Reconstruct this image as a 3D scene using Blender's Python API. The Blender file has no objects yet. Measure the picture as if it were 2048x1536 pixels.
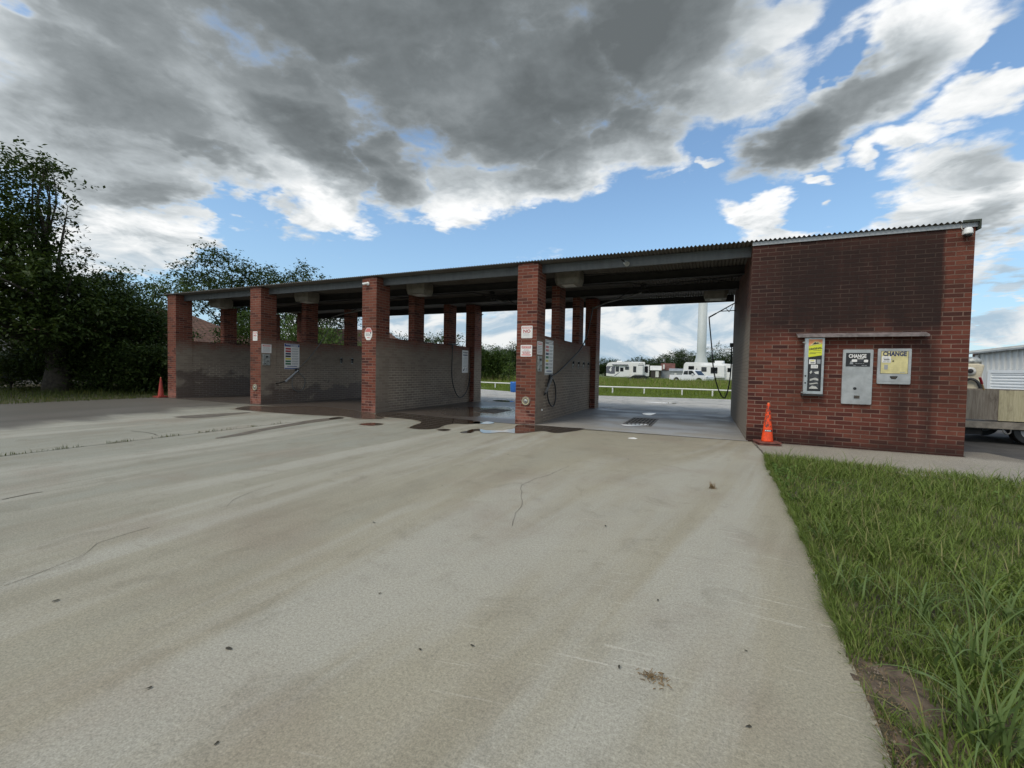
import bpy, bmesh, math, random
import numpy as np
from mathutils import Vector, Matrix, Euler
R = math.radians
SC = bpy.context.scene
COL = SC.collection
rng = random.Random(7)

# ------------------------------------------------------------------ camera
CAM_R = (0.91284845, 0.40782653, 0.01962747)
CAM_U = (-0.03095355, 0.02119099, 0.99929616)
CAM_F = (-0.40712356, 0.91281349, -0.03196784)
FPX, EYE = 866.1, 1.4


def ray(px, py):
    a, b = (px - 1024) / FPX, (768 - py) / FPX
    return Vector([CAM_F[i] + a * CAM_R[i] + b * CAM_U[i] for i in range(3)])


def gp(px, py, z=0.0):
    """ground point seen at a pixel of the photograph"""
    d = ray(px, py)
    t = (z - EYE) / d.z
    return Vector((d.x * t, d.y * t, z))


def far(px, py, dist):
    """point at a given horizontal distance along a sight line"""
    d = ray(px, py)
    k = dist / math.hypot(d.x, d.y)
    return Vector((d.x * k, d.y * k, EYE + d.z * k))


cam_data = bpy.data.cameras.new('camera')
cam = bpy.data.objects.new('camera', cam_data)
COL.objects.link(cam)
m = Matrix(((CAM_R[0], CAM_U[0], -CAM_F[0]), (CAM_R[1], CAM_U[1], -CAM_F[1]), (CAM_R[2], CAM_U[2], -CAM_F[2])))
cam.matrix_world = Matrix.Translation((0, 0, EYE)) @ m.to_4x4()
cam_data.sensor_width = 36
cam_data.lens = 36 * FPX / 2048
cam_data.clip_start = 0.05
cam_data.clip_end = 3000
SC.camera = cam


# ------------------------------------------------------------------ nodes
class NT:
    def __init__(s, tree):
        s.t = tree
        s.t.nodes.clear()

    def n(s, typ, **kw):
        nd = s.t.nodes.new(typ)
        for k, v in kw.items():
            setattr(nd, k, v)
        return nd

    def put(s, sock, v):
        if v is None:
            return
        if isinstance(v, bpy.types.NodeSocket):
            s.t.links.new(v, sock)
        elif isinstance(v, (tuple, list)) and sock.type == 'RGBA' and len(v) == 3:
            sock.default_value = (*v, 1)
        else:
            sock.default_value = v

    def math(s, op, a, b=None, c=None, clamp=False):
        nd = s.n('ShaderNodeMath', operation=op)
        nd.use_clamp = clamp
        s.put(nd.inputs[0], a)
        s.put(nd.inputs[1], b)
        s.put(nd.inputs[2], c)
        return nd.outputs[0]

    def vm(s, op, a, b=None, scale=None):
        nd = s.n('ShaderNodeVectorMath', operation=op)
        s.put(nd.inputs[0], a)
        s.put(nd.inputs[1], b)
        if scale is not None:
            s.put(nd.inputs['Scale'], scale)
        return nd.outputs['Value'] if op in ('LENGTH', 'DOT_PRODUCT', 'DISTANCE') else nd.outputs[0]

    def mr(s, v, a, b, c=0.0, d=1.0, smooth=True):
        nd = s.n('ShaderNodeMapRange', interpolation_type='SMOOTHSTEP' if smooth else 'LINEAR')
        for i, x in enumerate((v, a, b, c, d)):
            s.put(nd.inputs[i], x)
        return nd.outputs[0]

    def mix(s, f, a, b, blend='MIX'):
        nd = s.n('ShaderNodeMix', data_type='RGBA', blend_type=blend)
        s.put(nd.inputs[0], f)
        s.put(nd.inputs[6], a)
        s.put(nd.inputs[7], b)
        return nd.outputs[2]

    def fmix(s, f, a, b):
        nd = s.n('ShaderNodeMix', data_type='FLOAT')
        s.put(nd.inputs[0], f)
        s.put(nd.inputs[2], a)
        s.put(nd.inputs[3], b)
        return nd.outputs[0]

    def noise(s, vec, scale=1.0, detail=4.0, rough=0.5, dist=0.0, out='Fac', dims='3D'):
        nd = s.n('ShaderNodeTexNoise', noise_dimensions=dims)
        s.put(nd.inputs['Vector'], vec)
        s.put(nd.inputs['Scale'], scale)
        s.put(nd.inputs['Detail'], detail)
        s.put(nd.inputs['Roughness'], rough)
        s.put(nd.inputs['Distortion'], dist)
        return nd.outputs[out]

    def mapping(s, vec, loc=(0, 0, 0), rot=(0, 0, 0), scale=(1, 1, 1), typ='POINT'):
        nd = s.n('ShaderNodeMapping', vector_type=typ)
        s.put(nd.inputs[0], vec)
        if typ != 'VECTOR':
            nd.inputs['Location'].default_value = loc
        nd.inputs['Rotation'].default_value = rot
        nd.inputs['Scale'].default_value = scale
        return nd.outputs[0]

    def ramp(s, f, stops):
        nd = s.n('ShaderNodeValToRGB')
        s.put(nd.inputs[0], f)
        el = nd.color_ramp.elements
        while len(el) < len(stops):
            el.new(0.5)
        for e, (p, c) in zip(el, stops):
            e.position = p
            e.color = (*c, 1) if len(c) == 3 else c
        return nd.outputs[0]

    def sep(s, v):
        nd = s.n('ShaderNodeSeparateXYZ')
        s.put(nd.inputs[0], v)
        return nd.outputs

    def comb(s, x, y, z):
        nd = s.n('ShaderNodeCombineXYZ')
        for i, v in enumerate((x, y, z)):
            s.put(nd.inputs[i], v)
        return nd.outputs[0]

    def bump(s, h, strength=0.3, dist=0.02):
        nd = s.n('ShaderNodeBump')
        nd.inputs['Strength'].default_value = strength
        nd.inputs['Distance'].default_value = dist
        s.put(nd.inputs['Height'], h)
        return nd.outputs[0]

    def pos(s):
        return s.n('ShaderNodeNewGeometry').outputs['Position']

    def principled(s, base, rough=0.6, metal=0.0, spec=0.5, normal=None, **kw):
        nd = s.n('ShaderNodeBsdfPrincipled')
        s.put(nd.inputs['Base Color'], base)
        s.put(nd.inputs['Roughness'], rough)
        s.put(nd.inputs['Metallic'], metal)
        s.put(nd.inputs['Specular IOR Level'], spec)
        s.put(nd.inputs['Normal'], normal)
        for k, v in kw.items():
            s.put(nd.inputs[k], v)
        return nd.outputs[0]

    def out(s, sh):
        o = s.n('ShaderNodeOutputMaterial')
        s.t.links.new(sh, o.inputs[0])


def mat(name):
    m = bpy.data.materials.new(name)
    m.use_nodes = True
    return m, NT(m.node_tree)


# ------------------------------------------------------------------ mesh building
class MB:
    def __init__(s):
        s.v, s.f = [], []

    def add(s, verts, faces):
        k = len(s.v)
        s.v.extend(tuple(v) for v in verts)
        s.f.extend(tuple(i + k for i in f) for f in faces)
        return s

    def box(s, x0, x1, y0, y1, z0, z1):
        return s.add([(x0, y0, z0), (x1, y0, z0), (x1, y1, z0), (x0, y1, z0), (x0, y0, z1), (x1, y0, z1), (x1, y1, z1), (x0, y1, z1)],
                     [(0, 3, 2, 1), (4, 5, 6, 7), (0, 1, 5, 4), (1, 2, 6, 5), (2, 3, 7, 6), (3, 0, 4, 7)])

    def cyl(s, p0, p1, r0, r1=None, n=12, caps=True):
        r1 = r0 if r1 is None else r1
        p0, p1 = Vector(p0), Vector(p1)
        d = (p1 - p0).normalized()
        a = d.orthogonal().normalized()
        b = d.cross(a)
        vs = []
        for p, r in ((p0, r0), (p1, r1)):
            for i in range(n):
                t = 2 * math.pi * i / n
                vs.append(p + a * (r * math.cos(t)) + b * (r * math.sin(t)))
        fs = [(i, (i + 1) % n, n + (i + 1) % n, n + i) for i in range(n)]
        if caps:
            fs += [tuple(range(n - 1, -1, -1)), tuple(range(n, 2 * n))]
        return s.add(vs, fs)

    def tube(s, pts, r, n=6):
        pts = [Vector(p) for p in pts]
        rs = r if isinstance(r, (list, tuple)) else [r] * len(pts)
        vs, fs = [], []
        ref = None
        for i, p in enumerate(pts):
            d = (pts[min(i + 1, len(pts) - 1)] - pts[max(i - 1, 0)]).normalized()
            if ref is None:
                ref = d.orthogonal().normalized()
            a = (ref - d * ref.dot(d)).normalized()
            ref = a
            b = d.cross(a)
            for k in range(n):
                t = 2 * math.pi * k / n
                vs.append(p + a * (rs[i] * math.cos(t)) + b * (rs[i] * math.sin(t)))
        for i in range(len(pts) - 1):
            for k in range(n):
                fs.append((i * n + k, i * n + (k + 1) % n, (i + 1) * n + (k + 1) % n, (i + 1) * n + k))
        fs += [tuple(range(n - 1, -1, -1)), tuple(range((len(pts) - 1) * n, len(pts) * n))]
        return s.add(vs, fs)

    def prism(s, poly, axis, a0, a1):
        """extrude a 2-D outline along an axis: 'y' takes (x,z), 'x' takes (y,z), 'z' takes (x,y)"""
        n = len(poly)

        def P(u, v, a):
            return {'y': (u, a, v), 'x': (a, u, v), 'z': (u, v, a)}[axis]
        vs = [P(u, v, a0) for u, v in poly] + [P(u, v, a1) for u, v in poly]
        fs = [tuple(range(n)), tuple(range(2 * n - 1, n - 1, -1))]
        fs += [((i + 1) % n, i, n + i, n + (i + 1) % n) for i in range(n)]
        return s.add(vs, fs)

    def lathe(s, prof, c=(0, 0, 0), n=20, axis='z'):
        vs, fs = [], []
        for r, z in prof:
            for k in range(n):
                t = 2 * math.pi * k / n
                u, v = r * math.cos(t), r * math.sin(t)
                p = {'z': (u, v, z), 'y': (u, z, v), 'x': (z, u, v)}[axis]
                vs.append((p[0] + c[0], p[1] + c[1], p[2] + c[2]))
        for i in range(len(prof) - 1):
            for k in range(n):
                fs.append((i * n + k, i * n + (k + 1) % n, (i + 1) * n + (k + 1) % n, (i + 1) * n + k))
        fs += [tuple(range(n - 1, -1, -1)), tuple(range((len(prof) - 1) * n, len(prof) * n))]
        return s.add(vs, fs)

    def build(s, name, material, parent=None, smooth=False, bevel=0.0):
        me = bpy.data.meshes.new(name)
        me.from_pydata(s.v, [], s.f)
        bm = bmesh.new()
        bm.from_mesh(me)
        bmesh.ops.recalc_face_normals(bm, faces=bm.faces[:])
        if bevel:
            es = [e for e in bm.edges if len(e.link_faces) == 2 and e.calc_face_angle(0) > 0.5]
            bmesh.ops.bevel(bm, geom=es, offset=bevel, segments=2, affect='EDGES', profile=0.6)
        bm.to_mesh(me)
        bm.free()
        if smooth:
            me.polygons.foreach_set('use_smooth', [True] * len(me.polygons))
        return link(name, me, material, parent)


def link(name, me, material, parent=None):
    if material is not None:
        me.materials.append(material)
    o = bpy.data.objects.new(name, me)
    COL.objects.link(o)
    if parent is not None:
        o.parent = parent
    return o


def np_mesh(name, verts, quads, material, parent=None, smooth=False):
    """verts (n,3) array, quads (m,4) array"""
    me = bpy.data.meshes.new(name)
    nv, nf = len(verts), len(quads)
    k = quads.shape[1]
    me.vertices.add(nv)
    me.vertices.foreach_set('co', np.ascontiguousarray(verts, dtype=np.float32).ravel())
    me.loops.add(nf * k)
    me.loops.foreach_set('vertex_index', np.ascontiguousarray(quads, dtype=np.int32).ravel())
    me.polygons.add(nf)
    me.polygons.foreach_set('loop_start', np.arange(0, nf * k, k, dtype=np.int32))
    me.update(calc_edges=True)
    if smooth:
        me.polygons.foreach_set('use_smooth', [True] * nf)
    return link(name, me, material, parent)


def tag(o, label=None, cat=None, group=None, kind=None):
    if label:
        o['label'] = label
    if cat:
        o['category'] = cat
    if group:
        o['group'] = group
    if kind:
        o['kind'] = kind
    return o


def thing(name, label, cat, loc=(0, 0, 0), rz=0.0, group=None):
    o = bpy.data.objects.new(name, None)
    o.empty_display_size = 0.2
    COL.objects.link(o)
    o.location = loc
    o.rotation_euler = (0, 0, rz)
    return tag(o, label, cat, group)


def copy_tree(o, parent=None):
    c = o.copy()
    COL.objects.link(c)
    c.parent = parent
    for ch in o.children:
        copy_tree(ch, c)
    return c


def face_cam(p):
    """turn that makes local +x run to the right and local -y look back at the viewpoint"""
    return math.atan2(-p.x, p.y)
# ------------------------------------------------------------------ sky and sun
COV = [(-40,23,6,5,0,1), (-33,20.5,6,2.6,4,0.8), (-54,27,9,6,0,1), (8.5,25,9.5,3.8,8,1), (14.8,27,8,3.8,14,1), (-7.5,27.5,6.5,4.2,10,1), (-36.1,40.4,51.3,9.2,5,1), (-65.7,25.1,15.8,10.1,19,1), (-52.3,25.2,13.1,8.7,12,1), (-26.4,32.7,26.2,8.5,2,1), (-5.3,36.9,18.8,6.5,-23,1), (-28.7,22.7,9.7,4.1,3,0.9), (-14.3,26.4,6.9,4.3,-3,1), (-48.1,19.6,6,4.7,9,1), (-53,17.2,3,3.1,10,0.85), (-30.6,19.8,3.9,2.6,3,0.8), (-35.1,19.8,2.8,1.1,5,0.75), (-20.9,24,7.8,3.7,0,0.9), (-5.5,28.1,7,2.8,28,0.85), (-66.1,16.7,6.5,3.3,15,1), (-67.9,10.5,10.3,3.4,11,0.95), (-72.9,6.9,7.2,5.1,9,0.9), (-58.9,12.6,6.2,1.6,20,0.8), (8.2,24.8,7.9,2.8,6,1), (14.5,26.5,6.7,3.2,14,1), (19.1,29.8,9,3.9,-1,0.95), (23.7,24.1,4.4,2.9,9,0.9), (6.4,33.8,6.7,2.3,16,0.8), (22.5,16.5,8.1,3.9,-14,0.95), (16.9,14.3,4.9,3.2,-10,0.9), (15.5,21.9,3.5,1.3,5,0.8), (19.8,21.9,4.7,1.8,-17,0.85), (4.1,18.1,5.6,2.3,-23,0.9), (7.2,15.3,6.2,2.1,-8,0.85), (9.1,20.6,2.5,0.9,-6,0.8), (11.6,22,1.6,1.1,17,0.65), (-1.4,25.3,1.2,0.7,22,0.62), (24.6,9.4,3.7,4.6,-9,0.85), (25.9,5.1,3.3,2.5,-4,0.8), (-6,5.5,26,9,0,1.05), (-41,4.5,18,6,2,1.0), (-20,3,20,5,0,0.95), (-62,13.5,9,3,10,0.95), (-5.9,23.1,2.6,0.8,24,0.55), (14.7,20.8,1.6,0.7,-14,0.6), (17.9,16.8,1.1,0.4,-13,0.6), (-19.5,20.4,0.9,0.5,0,0.55), (23.2,14.3,4.8,5,-13,0.9)]
HOLE = [(12.6,30.3,2.0,1.2,13,0.85), (-55.5,16.6,2.8,1.3,-9,0.8), (24.1,27.2,1.7,1,-3,0.9), (-71.8,27.6,1.6,0.9,5,0.6), (23.6,7.4,1.8,0.9,-6,0.6)]
DARK = [(-20,31,24,7.5,4,0.95), (-36,28,18,6,0,0.8), (-9,31,10,5,20,0.9), (-64,22,16,8,12,0.5), (8.5,24.8,9,3.4,8,0.85), (15,27,6.5,3,14,0.75), (-39,36.3,48.7,11.9,6,0.9), (-10.5,34,19.8,7.2,15,1), (-48.1,25.6,13,5.2,-14,0.92), (-65.7,24.7,12.1,5.5,9,0.62), (8.2,24.5,7,2.3,8,0.8), (14.5,26.9,4.8,2.2,13,0.72), (-66.4,15.9,7.5,2.4,15,0.5), (-21,27.1,11,4.6,0,0.75), (17.5,27.1,3.3,1.5,11,0.5), (-60.6,21.3,6.7,2.2,-10,0.7), (-52.3,17.4,2.5,1.6,10,0.35), (25,13.5,2.5,2.4,-13,0.45), (23.7,8.7,3.3,2.6,-8,0.38), (-4.2,5.6,15,2,-1,0.36), (-38.6,5.5,12.3,1.9,3,0.36), (-65.8,9,9.6,1.4,9,0.25), (3.1,3.5,6.3,1.8,0,0.3), (-72.7,26.2,2.8,2,25,0.4)]
# unseen sky behind the viewpoint: bright broken cloud added to light the front walls
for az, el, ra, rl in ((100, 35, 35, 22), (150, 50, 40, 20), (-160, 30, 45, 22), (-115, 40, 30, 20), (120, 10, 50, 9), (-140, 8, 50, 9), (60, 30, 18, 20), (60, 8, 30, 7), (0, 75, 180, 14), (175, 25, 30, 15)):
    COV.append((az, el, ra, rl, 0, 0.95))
DARK.append((-30, 70, 120, 18, 0, 0.8))

SUN_AZ, SUN_EL = 208.0, 52.0          # compass-style azimuth from +Y towards +X, elevation
SKY_STRENGTH = 0.1
world = bpy.data.worlds.new('World')
SC.world = world
world.use_nodes = True
W = NT(world.node_tree)
d = W.n('ShaderNodeTexCoord').outputs['Generated']
d = W.vm('NORMALIZE', d)
x, y, z = W.sep(d)
zc = W.math('MAXIMUM', z, 0.0)
az = W.math('MULTIPLY', W.math('ARCTAN2', x, y), 180 / math.pi)
el = W.math('MULTIPLY', W.math('ARCSINE', z), 180 / math.pi)
# a cloud deck seen in perspective: coordinates on a level sheet
den = W.math('ADD', zc, 0.16)
deck = W.comb(W.math('DIVIDE', x, den), W.math('DIVIDE', y, den), W.math('MULTIPLY', zc, 1.2))
wv = W.noise(deck, 1.3, 5, 0.6, out='Color')
wv = W.vm('SUBTRACT', wv, (0.5, 0.5, 0.5))
wv = W.vm('MULTIPLY', wv, (22, 11, 0))
wv2 = W.noise(deck, 5.0, 4, 0.6, out='Color')
wv2 = W.vm('MULTIPLY', W.vm('SUBTRACT', wv2, (0.5, 0.5, 0.5)), (6, 5, 0))
q0 = W.comb(az, el, 0.0)
q = W.vm('ADD', q0, W.vm('ADD', wv, wv2))


def blob(spec, lo, hi, qq):
    a, e, ra, rl, rot, w = spec
    c, n = math.cos(R(rot)), math.sin(R(rot))
    v = W.vm('SUBTRACT', qq, (a, e, 0))
    u1 = W.vm('DOT_PRODUCT', v, (c / ra, n / ra, 0))
    u2 = W.vm('DOT_PRODUCT', v, (-n / rl, c / rl, 0))
    t = W.math('MULTIPLY_ADD', u2, u2, W.math('MULTIPLY', u1, u1))
    return W.mr(W.math('SQRT', t), hi, lo, 0.0, w)


def maxblobs(L, lo, hi, qq):
    acc = None
    for b in L:
        v = blob(b, lo, hi, qq)
        acc = v if acc is None else W.math('MAXIMUM', acc, v)
    return acc


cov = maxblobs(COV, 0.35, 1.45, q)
qh = W.vm('ADD', q0, W.vm('ADD', W.vm('MULTIPLY', wv2, (1.6, 1.6, 0)), W.vm('MULTIPLY', wv, (0.12, 0.2, 0))))
for h in HOLE:
    cov = W.math('SUBTRACT', cov, blob(h, 0.0, 2.0, qh))
puff = W.noise(deck, 4.5, 8, 0.62, 0.3)
fine = W.noise(deck, 15, 6, 0.6, 0.2)
dens = W.math('ADD', cov, W.math('MULTIPLY', W.math('SUBTRACT', puff, 0.5), 1.05))
dens = W.math('ADD', dens, W.math('MULTIPLY', W.math('SUBTRACT', fine, 0.5), 0.5))
alpha = W.mr(dens, 0.33, 0.80)
# thick parts are grey below, edges are bright
dark = maxblobs(DARK, 0.2, 1.5, q)
dk_n = W.noise(deck, 2.2, 6, 0.55, 0.4)
soft = W.noise(W.vm('ADD', deck, (3.1, 1.7, 0.4)), 3.6, 5, 0.55, 0.6)
blot = W.mr(soft, 0.42, 0.68, 0.0, 0.34)
dk = W.math('ADD', W.math('MAXIMUM', dark, blot), W.math('MULTIPLY', W.math('SUBTRACT', dk_n, 0.5), 1.0))
dk = W.math('ADD', dk, W.math('MULTIPLY', W.math('SUBTRACT', puff, 0.5), -0.85))
thick = W.mr(dens, 0.55, 1.0)
dk = W.math('MULTIPLY', dk, W.fmix(thick, 0.62, 1.0), clamp=True)
# low down the cloud is far away: bigger soft heaps seen from the side, tinted by the air
lowq = W.comb(W.math('MULTIPLY', az, 0.11), W.math('MULTIPLY', el, 0.27), 0.0)
heap = W.noise(lowq, 1.0, 7, 0.58, 0.7)
low = W.mr(el, 8.0, 13.0, 1.0, 0.0)
dk = W.fmix(low, dk, W.mr(heap, 0.38, 0.62, 0.02, 0.36))
K = 1.0 / SKY_STRENGTH
def kc(c, f=1.0):
    return tuple(v * K * f for v in c)
cloud = W.ramp(dk, [(0.0, (1.0, 1.01, 1.01)), (0.2, (0.72, 0.76, 0.78)), (0.36, (0.50, 0.545, 0.57)), (0.6, (0.285, 0.315, 0.33)), (0.82, (0.19, 0.213, 0.224)), (1.0, (0.142, 0.160, 0.168))])
airy = W.mix(W.math('MULTIPLY', dk, 2.9, clamp=True), (0.92, 0.93, 0.92), (0.43, 0.57, 0.69))
cloud = W.mix(low, cloud, airy)
cloud = W.vm('MULTIPLY', cloud, (K, K, K))
sky = W.n('ShaderNodeTexSky', sky_type='NISHITA')
sky.sun_disc = False
sky.sun_elevation = R(SUN_EL)
sky.sun_rotation = R(SUN_AZ)
sky.air_density = 1.3
sky.dust_density = 0.6
sky.ozone_density = 2.0
blue = W.vm('MULTIPLY', sky.outputs[0], (1.25, 1.45, 1.62))
# thin milky veil low down
veil = W.mr(el, -2, 26, 0.6, 0.12)
blue = W.mix(veil, blue, kc((0.42, 0.66, 0.92)))
col = W.mix(alpha, blue, cloud)
# unseen sky behind the viewpoint, brightened to throw more light on the walls
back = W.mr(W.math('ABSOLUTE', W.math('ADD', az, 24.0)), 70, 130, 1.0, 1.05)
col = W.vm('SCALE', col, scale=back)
col = W.mix(W.mr(el, -1.5, 0.0), kc((0.10, 0.11, 0.08)), col)
bg = W.n('ShaderNodeBackground')
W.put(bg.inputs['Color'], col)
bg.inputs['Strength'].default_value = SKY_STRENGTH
wo = W.n('ShaderNodeOutputWorld')
W.t.links.new(bg.outputs[0], wo.inputs[0])
world.cycles.sampling_method = 'MANUAL'
world.cycles.sample_map_resolution = 512

sun_d = bpy.data.lights.new('sun', 'SUN')
sun_d.energy = 1.7
sun_d.angle = R(22)
sun_d.color = (1.0, 0.93, 0.80)
sun = bpy.data.objects.new('sun', sun_d)
COL.objects.link(sun)
sv = Vector((math.sin(R(SUN_AZ)) * math.cos(R(SUN_EL)), math.cos(R(SUN_AZ)) * math.cos(R(SUN_EL)), math.sin(R(SUN_EL))))
sun.rotation_euler = sv.to_track_quat('Z', 'Y').to_euler()
sun.location = sv * 200

SC.view_settings.view_transform = 'Standard'
SC.view_settings.look = 'None'
SC.view_settings.exposure = 0.0
SC.view_settings.gamma = 1.0
SC.cycles.use_adaptive_sampling = True
SC.cycles.adaptive_threshold = 0.02
SC.cycles.max_bounces = 6
SC.cycles.diffuse_bounces = 3
SC.cycles.glossy_bounces = 3
SC.cycles.transmission_bounces = 4
SC.cycles.transparent_max_bounces = 6
SC.cycles.use_denoising = True
# ------------------------------------------------------------------ materials
M = {}


def simple(name, base, rough=0.6, metal=0.0, spec=0.5, var=0.0, vscale=3.0, bump=0.0, bscale=60.0, **kw):
    m, N = mat(name)
    tc = N.n('ShaderNodeTexCoord').outputs['Object']
    col = base
    if var:
        nz = N.noise(tc, vscale, 6, 0.65)
        col = N.mix(N.mr(nz, 0.3, 0.7, 0, 1), tuple(c * (1 - var) for c in base), tuple(min(1, c * (1 + var)) for c in base))
    nm = N.bump(N.noise(tc, bscale, 4), bump, 0.01) if bump else None
    N.out(N.principled(col, rough, metal, spec, nm, **kw))
    M[name] = m
    return m


def brick_mat(name, bays=False, stained=False, horizontal_only=False):
    """running-bond brick; bays: lime-grey lower part on faces along the wash bays; stained: blackened front wall"""
    m, N = mat(name)
    tc = N.n('ShaderNodeTexCoord').outputs['Object']
    ge = N.n('ShaderNodeNewGeometry')
    P = ge.outputs['Position']
    ox, oy, oz = N.sep(tc)
    px, py, pz = N.sep(P)
    nx, ny, nz = N.sep(ge.outputs['True Normal'])
    side = N.math('GREATER_THAN', N.math('ABSOLUTE', nx), 0.5)
    top = N.math('GREATER_THAN', N.math('ABSOLUTE', nz), 0.5)
    u = N.fmix(side, ox, oy)
    v = N.fmix(top, oz, oy)
    wob = N.noise(tc, 6, 2)
    uv = N.comb(u, N.math('ADD', v, N.math('MULTIPLY', N.math('SUBTRACT', wob, 0.5), 0.006)), 0.0)
    bt = N.n('ShaderNodeTexBrick', offset=0.5, squash=1.0)
    N.put(bt.inputs['Vector'], uv)
    N.put(bt.inputs['Color1'], (0.0, 0.0, 0.0))
    N.put(bt.inputs['Color2'], (1.0, 1.0, 1.0))
    N.put(bt.inputs['Mortar'], (0.5, 0.5, 0.5))
    bt.inputs['Scale'].default_value = 1.0
    bt.inputs['Mortar Size'].default_value = 0.0085
    bt.inputs['Mortar Smooth'].default_value = 0.25
    bt.inputs['Bias'].default_value = 0.0
    bt.inputs['Brick Width'].default_value = 0.28
    bt.inputs['Row Height'].default_value = 0.0832
    rnd = bt.outputs['Color']
    body = N.ramp(rnd, [(0.0, (0.042, 0.013, 0.012)), (0.12, (0.07, 0.018, 0.015)), (0.3, (0.142, 0.035, 0.022)), (0.7, (0.188, 0.050, 0.030)), (1.0, (0.24, 0.078, 0.047))] if not stained else [(0.0, (0.036, 0.011, 0.010)), (0.12, (0.06, 0.015, 0.013)), (0.3, (0.115, 0.027, 0.018)), (0.7, (0.155, 0.039, 0.025)), (1.0, (0.20, 0.060, 0.037))])
    grain = N.noise(tc, 38, 5, 0.7)
    body = N.mix(N.mr(grain, 0.3, 0.75, 0.0, 0.45), body, (0.085, 0.026, 0.02))
    big = N.noise(P, 0.9, 5, 0.6)
    body = N.mix(N.mr(big, 0.35, 0.7, 0.0, 0.35), body, (0.125, 0.048, 0.025))
    mor = N.mix(N.mr(big, 0.3, 0.7), (0.25, 0.158, 0.12), (0.145, 0.09, 0.066))
    fac = bt.outputs['Fac']
    rough = 0.85
    if bays:
        n2 = N.noise(P, 2.3, 6, 0.6)
        # hard-water grey over the lower courses facing the bays
        lim = N.math('ADD', pz, N.math('MULTIPLY', N.math('SUBTRACT', n2, 0.5), 0.7))
        gre = N.math('MULTIPLY', N.mr(lim, 2.55, 1.75), side)
        hide = N.mr(N.noise(P, 1.1, 4, 0.6), 0.35, 0.65, 0.6, 1.0)
        smooth_col = N.math('MULTIPLY', N.mr(py, 11.05, 11.0), N.mr(pz, 1.95, 1.6))
        gbody = N.mix(n2, (0.21, 0.168, 0.128), (0.32, 0.27, 0.205))
        gbody = N.mix(N.mr(rnd, 0.1, 0.9, 0.0, 0.4), gbody, (0.15, 0.115, 0.088))
        body = N.mix(N.math('MULTIPLY', gre, 0.93), body, gbody)
        mor = N.mix(N.math('MULTIPLY', gre, N.math('MULTIPLY', hide, 0.9)), mor, N.mix(N.mr(pz, 1.7, 1.1), (0.27, 0.235, 0.185), (0.50, 0.44, 0.35)))
        mor = N.mix(N.math('MULTIPLY', N.math('MULTIPLY', smooth_col, side), 0.85), mor, gbody)
        # damp foot of the walls, ragged upper edge
        n3 = N.noise(N.mapping(P, scale=(1, 0.8, 1.2)), 1.5, 4, 0.55)
        wetline = N.math('ADD', N.math('MULTIPLY', N.math('SUBTRACT', n3, 0.42), 2.3), N.mr(px, -19.8, -12.5, 0.75, 0.22, False))
        wet = N.math('MULTIPLY', N.mr(N.math('SUBTRACT', pz, wetline), 0.16, -0.12), side)
        wet = N.math('MULTIPLY', wet, N.mr(px, -13.9, -8.0, 1.0, 0.25))
        body = N.mix(N.math('MULTIPLY', wet, 0.68), body, (0.066, 0.042, 0.036))
        mor = N.mix(N.math('MULTIPLY', wet, 0.62), mor, (0.075, 0.052, 0.044))
        # iron and lime bloom low on the front faces
        low = N.math('MULTIPLY', N.mr(pz, 0.75, 0.1), N.math('SUBTRACT', 1.0, side))
        body = N.mix(N.math('MULTIPLY', low, N.mr(n2, 0.45, 0.62, 0, 0.6)), body, (0.36, 0.15, 0.11))
        mor = N.mix(N.math('MULTIPLY', low, 0.5), mor, (0.34, 0.2, 0.16))
        rough = N.fmix(wet, 0.85, 0.5)
    if stained:
        n2 = N.noise(P, 1.25, 6, 0.62, 0.3)
        str_ = N.noise(N.mapping(P, scale=(5.0, 1, 0.35)), 1.0, 5, 0.6)
        # soot and mildew run down from the eaves and stop above the awning, one clean strip at the corner
        up = N.math('MULTIPLY', N.mr(N.math('ADD', pz, N.math('MULTIPLY', N.math('SUBTRACT', n2, 0.5), 0.9)), 1.9, 2.5), N.mr(pz, 4.3, 3.7, 0.75, 1.0))
        edge = N.mr(N.math('ADD', px, N.math('MULTIPLY', N.math('SUBTRACT', str_, 0.5), 0.25)), 3.95, 3.86)
        lft = N.mr(px, 0.8, 1.6, 0.82, 1.0)
        s1 = N.math('MULTIPLY', N.math('MULTIPLY', up, edge), lft)
        # stain below, at the right of the machines, and a damp foot
        s2 = N.math('MULTIPLY', N.math('MULTIPLY', N.mr(px, 3.0, 3.4), N.mr(px, 3.98, 3.8)), N.mr(pz, 2.4, 2.1, 0.0, 0.75))
        s2 = N.math('MULTIPLY', s2, N.mr(str_, 0.3, 0.6, 0.55, 1.0))
        s3 = N.mr(N.math('ADD', pz, N.math('MULTIPLY', N.math('SUBTRACT', n2, 0.5), 0.7)), 0.42, 0.0, 0.0, 0.85)
        s4 = N.mr(n2, 0.45, 0.7, 0.0, 0.4)
        s5 = N.math('MULTIPLY', N.mr(pz, 2.02, 2.24, 0.0, 0.7), N.mr(px, 1.55, 1.75))
        st = N.math('MAXIMUM', N.math('MAXIMUM', s1, s2), N.math('MAXIMUM', N.math('MAXIMUM', s3, s4), N.math('MULTIPLY', s5, edge)))
        st = N.math('MULTIPLY', st, N.mr(N.math('ADD', str_, N.math('MULTIPLY', n2, 0.4)), 0.35, 0.72, 0.72, 1.0))
        st = N.math('MULTIPLY', st, N.math('SUBTRACT', 1.0, N.math('MULTIPLY', side, 0.4)))
        body = N.mix(N.math('MULTIPLY', st, 0.95), body, (0.020, 0.0095, 0.0075))
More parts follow.
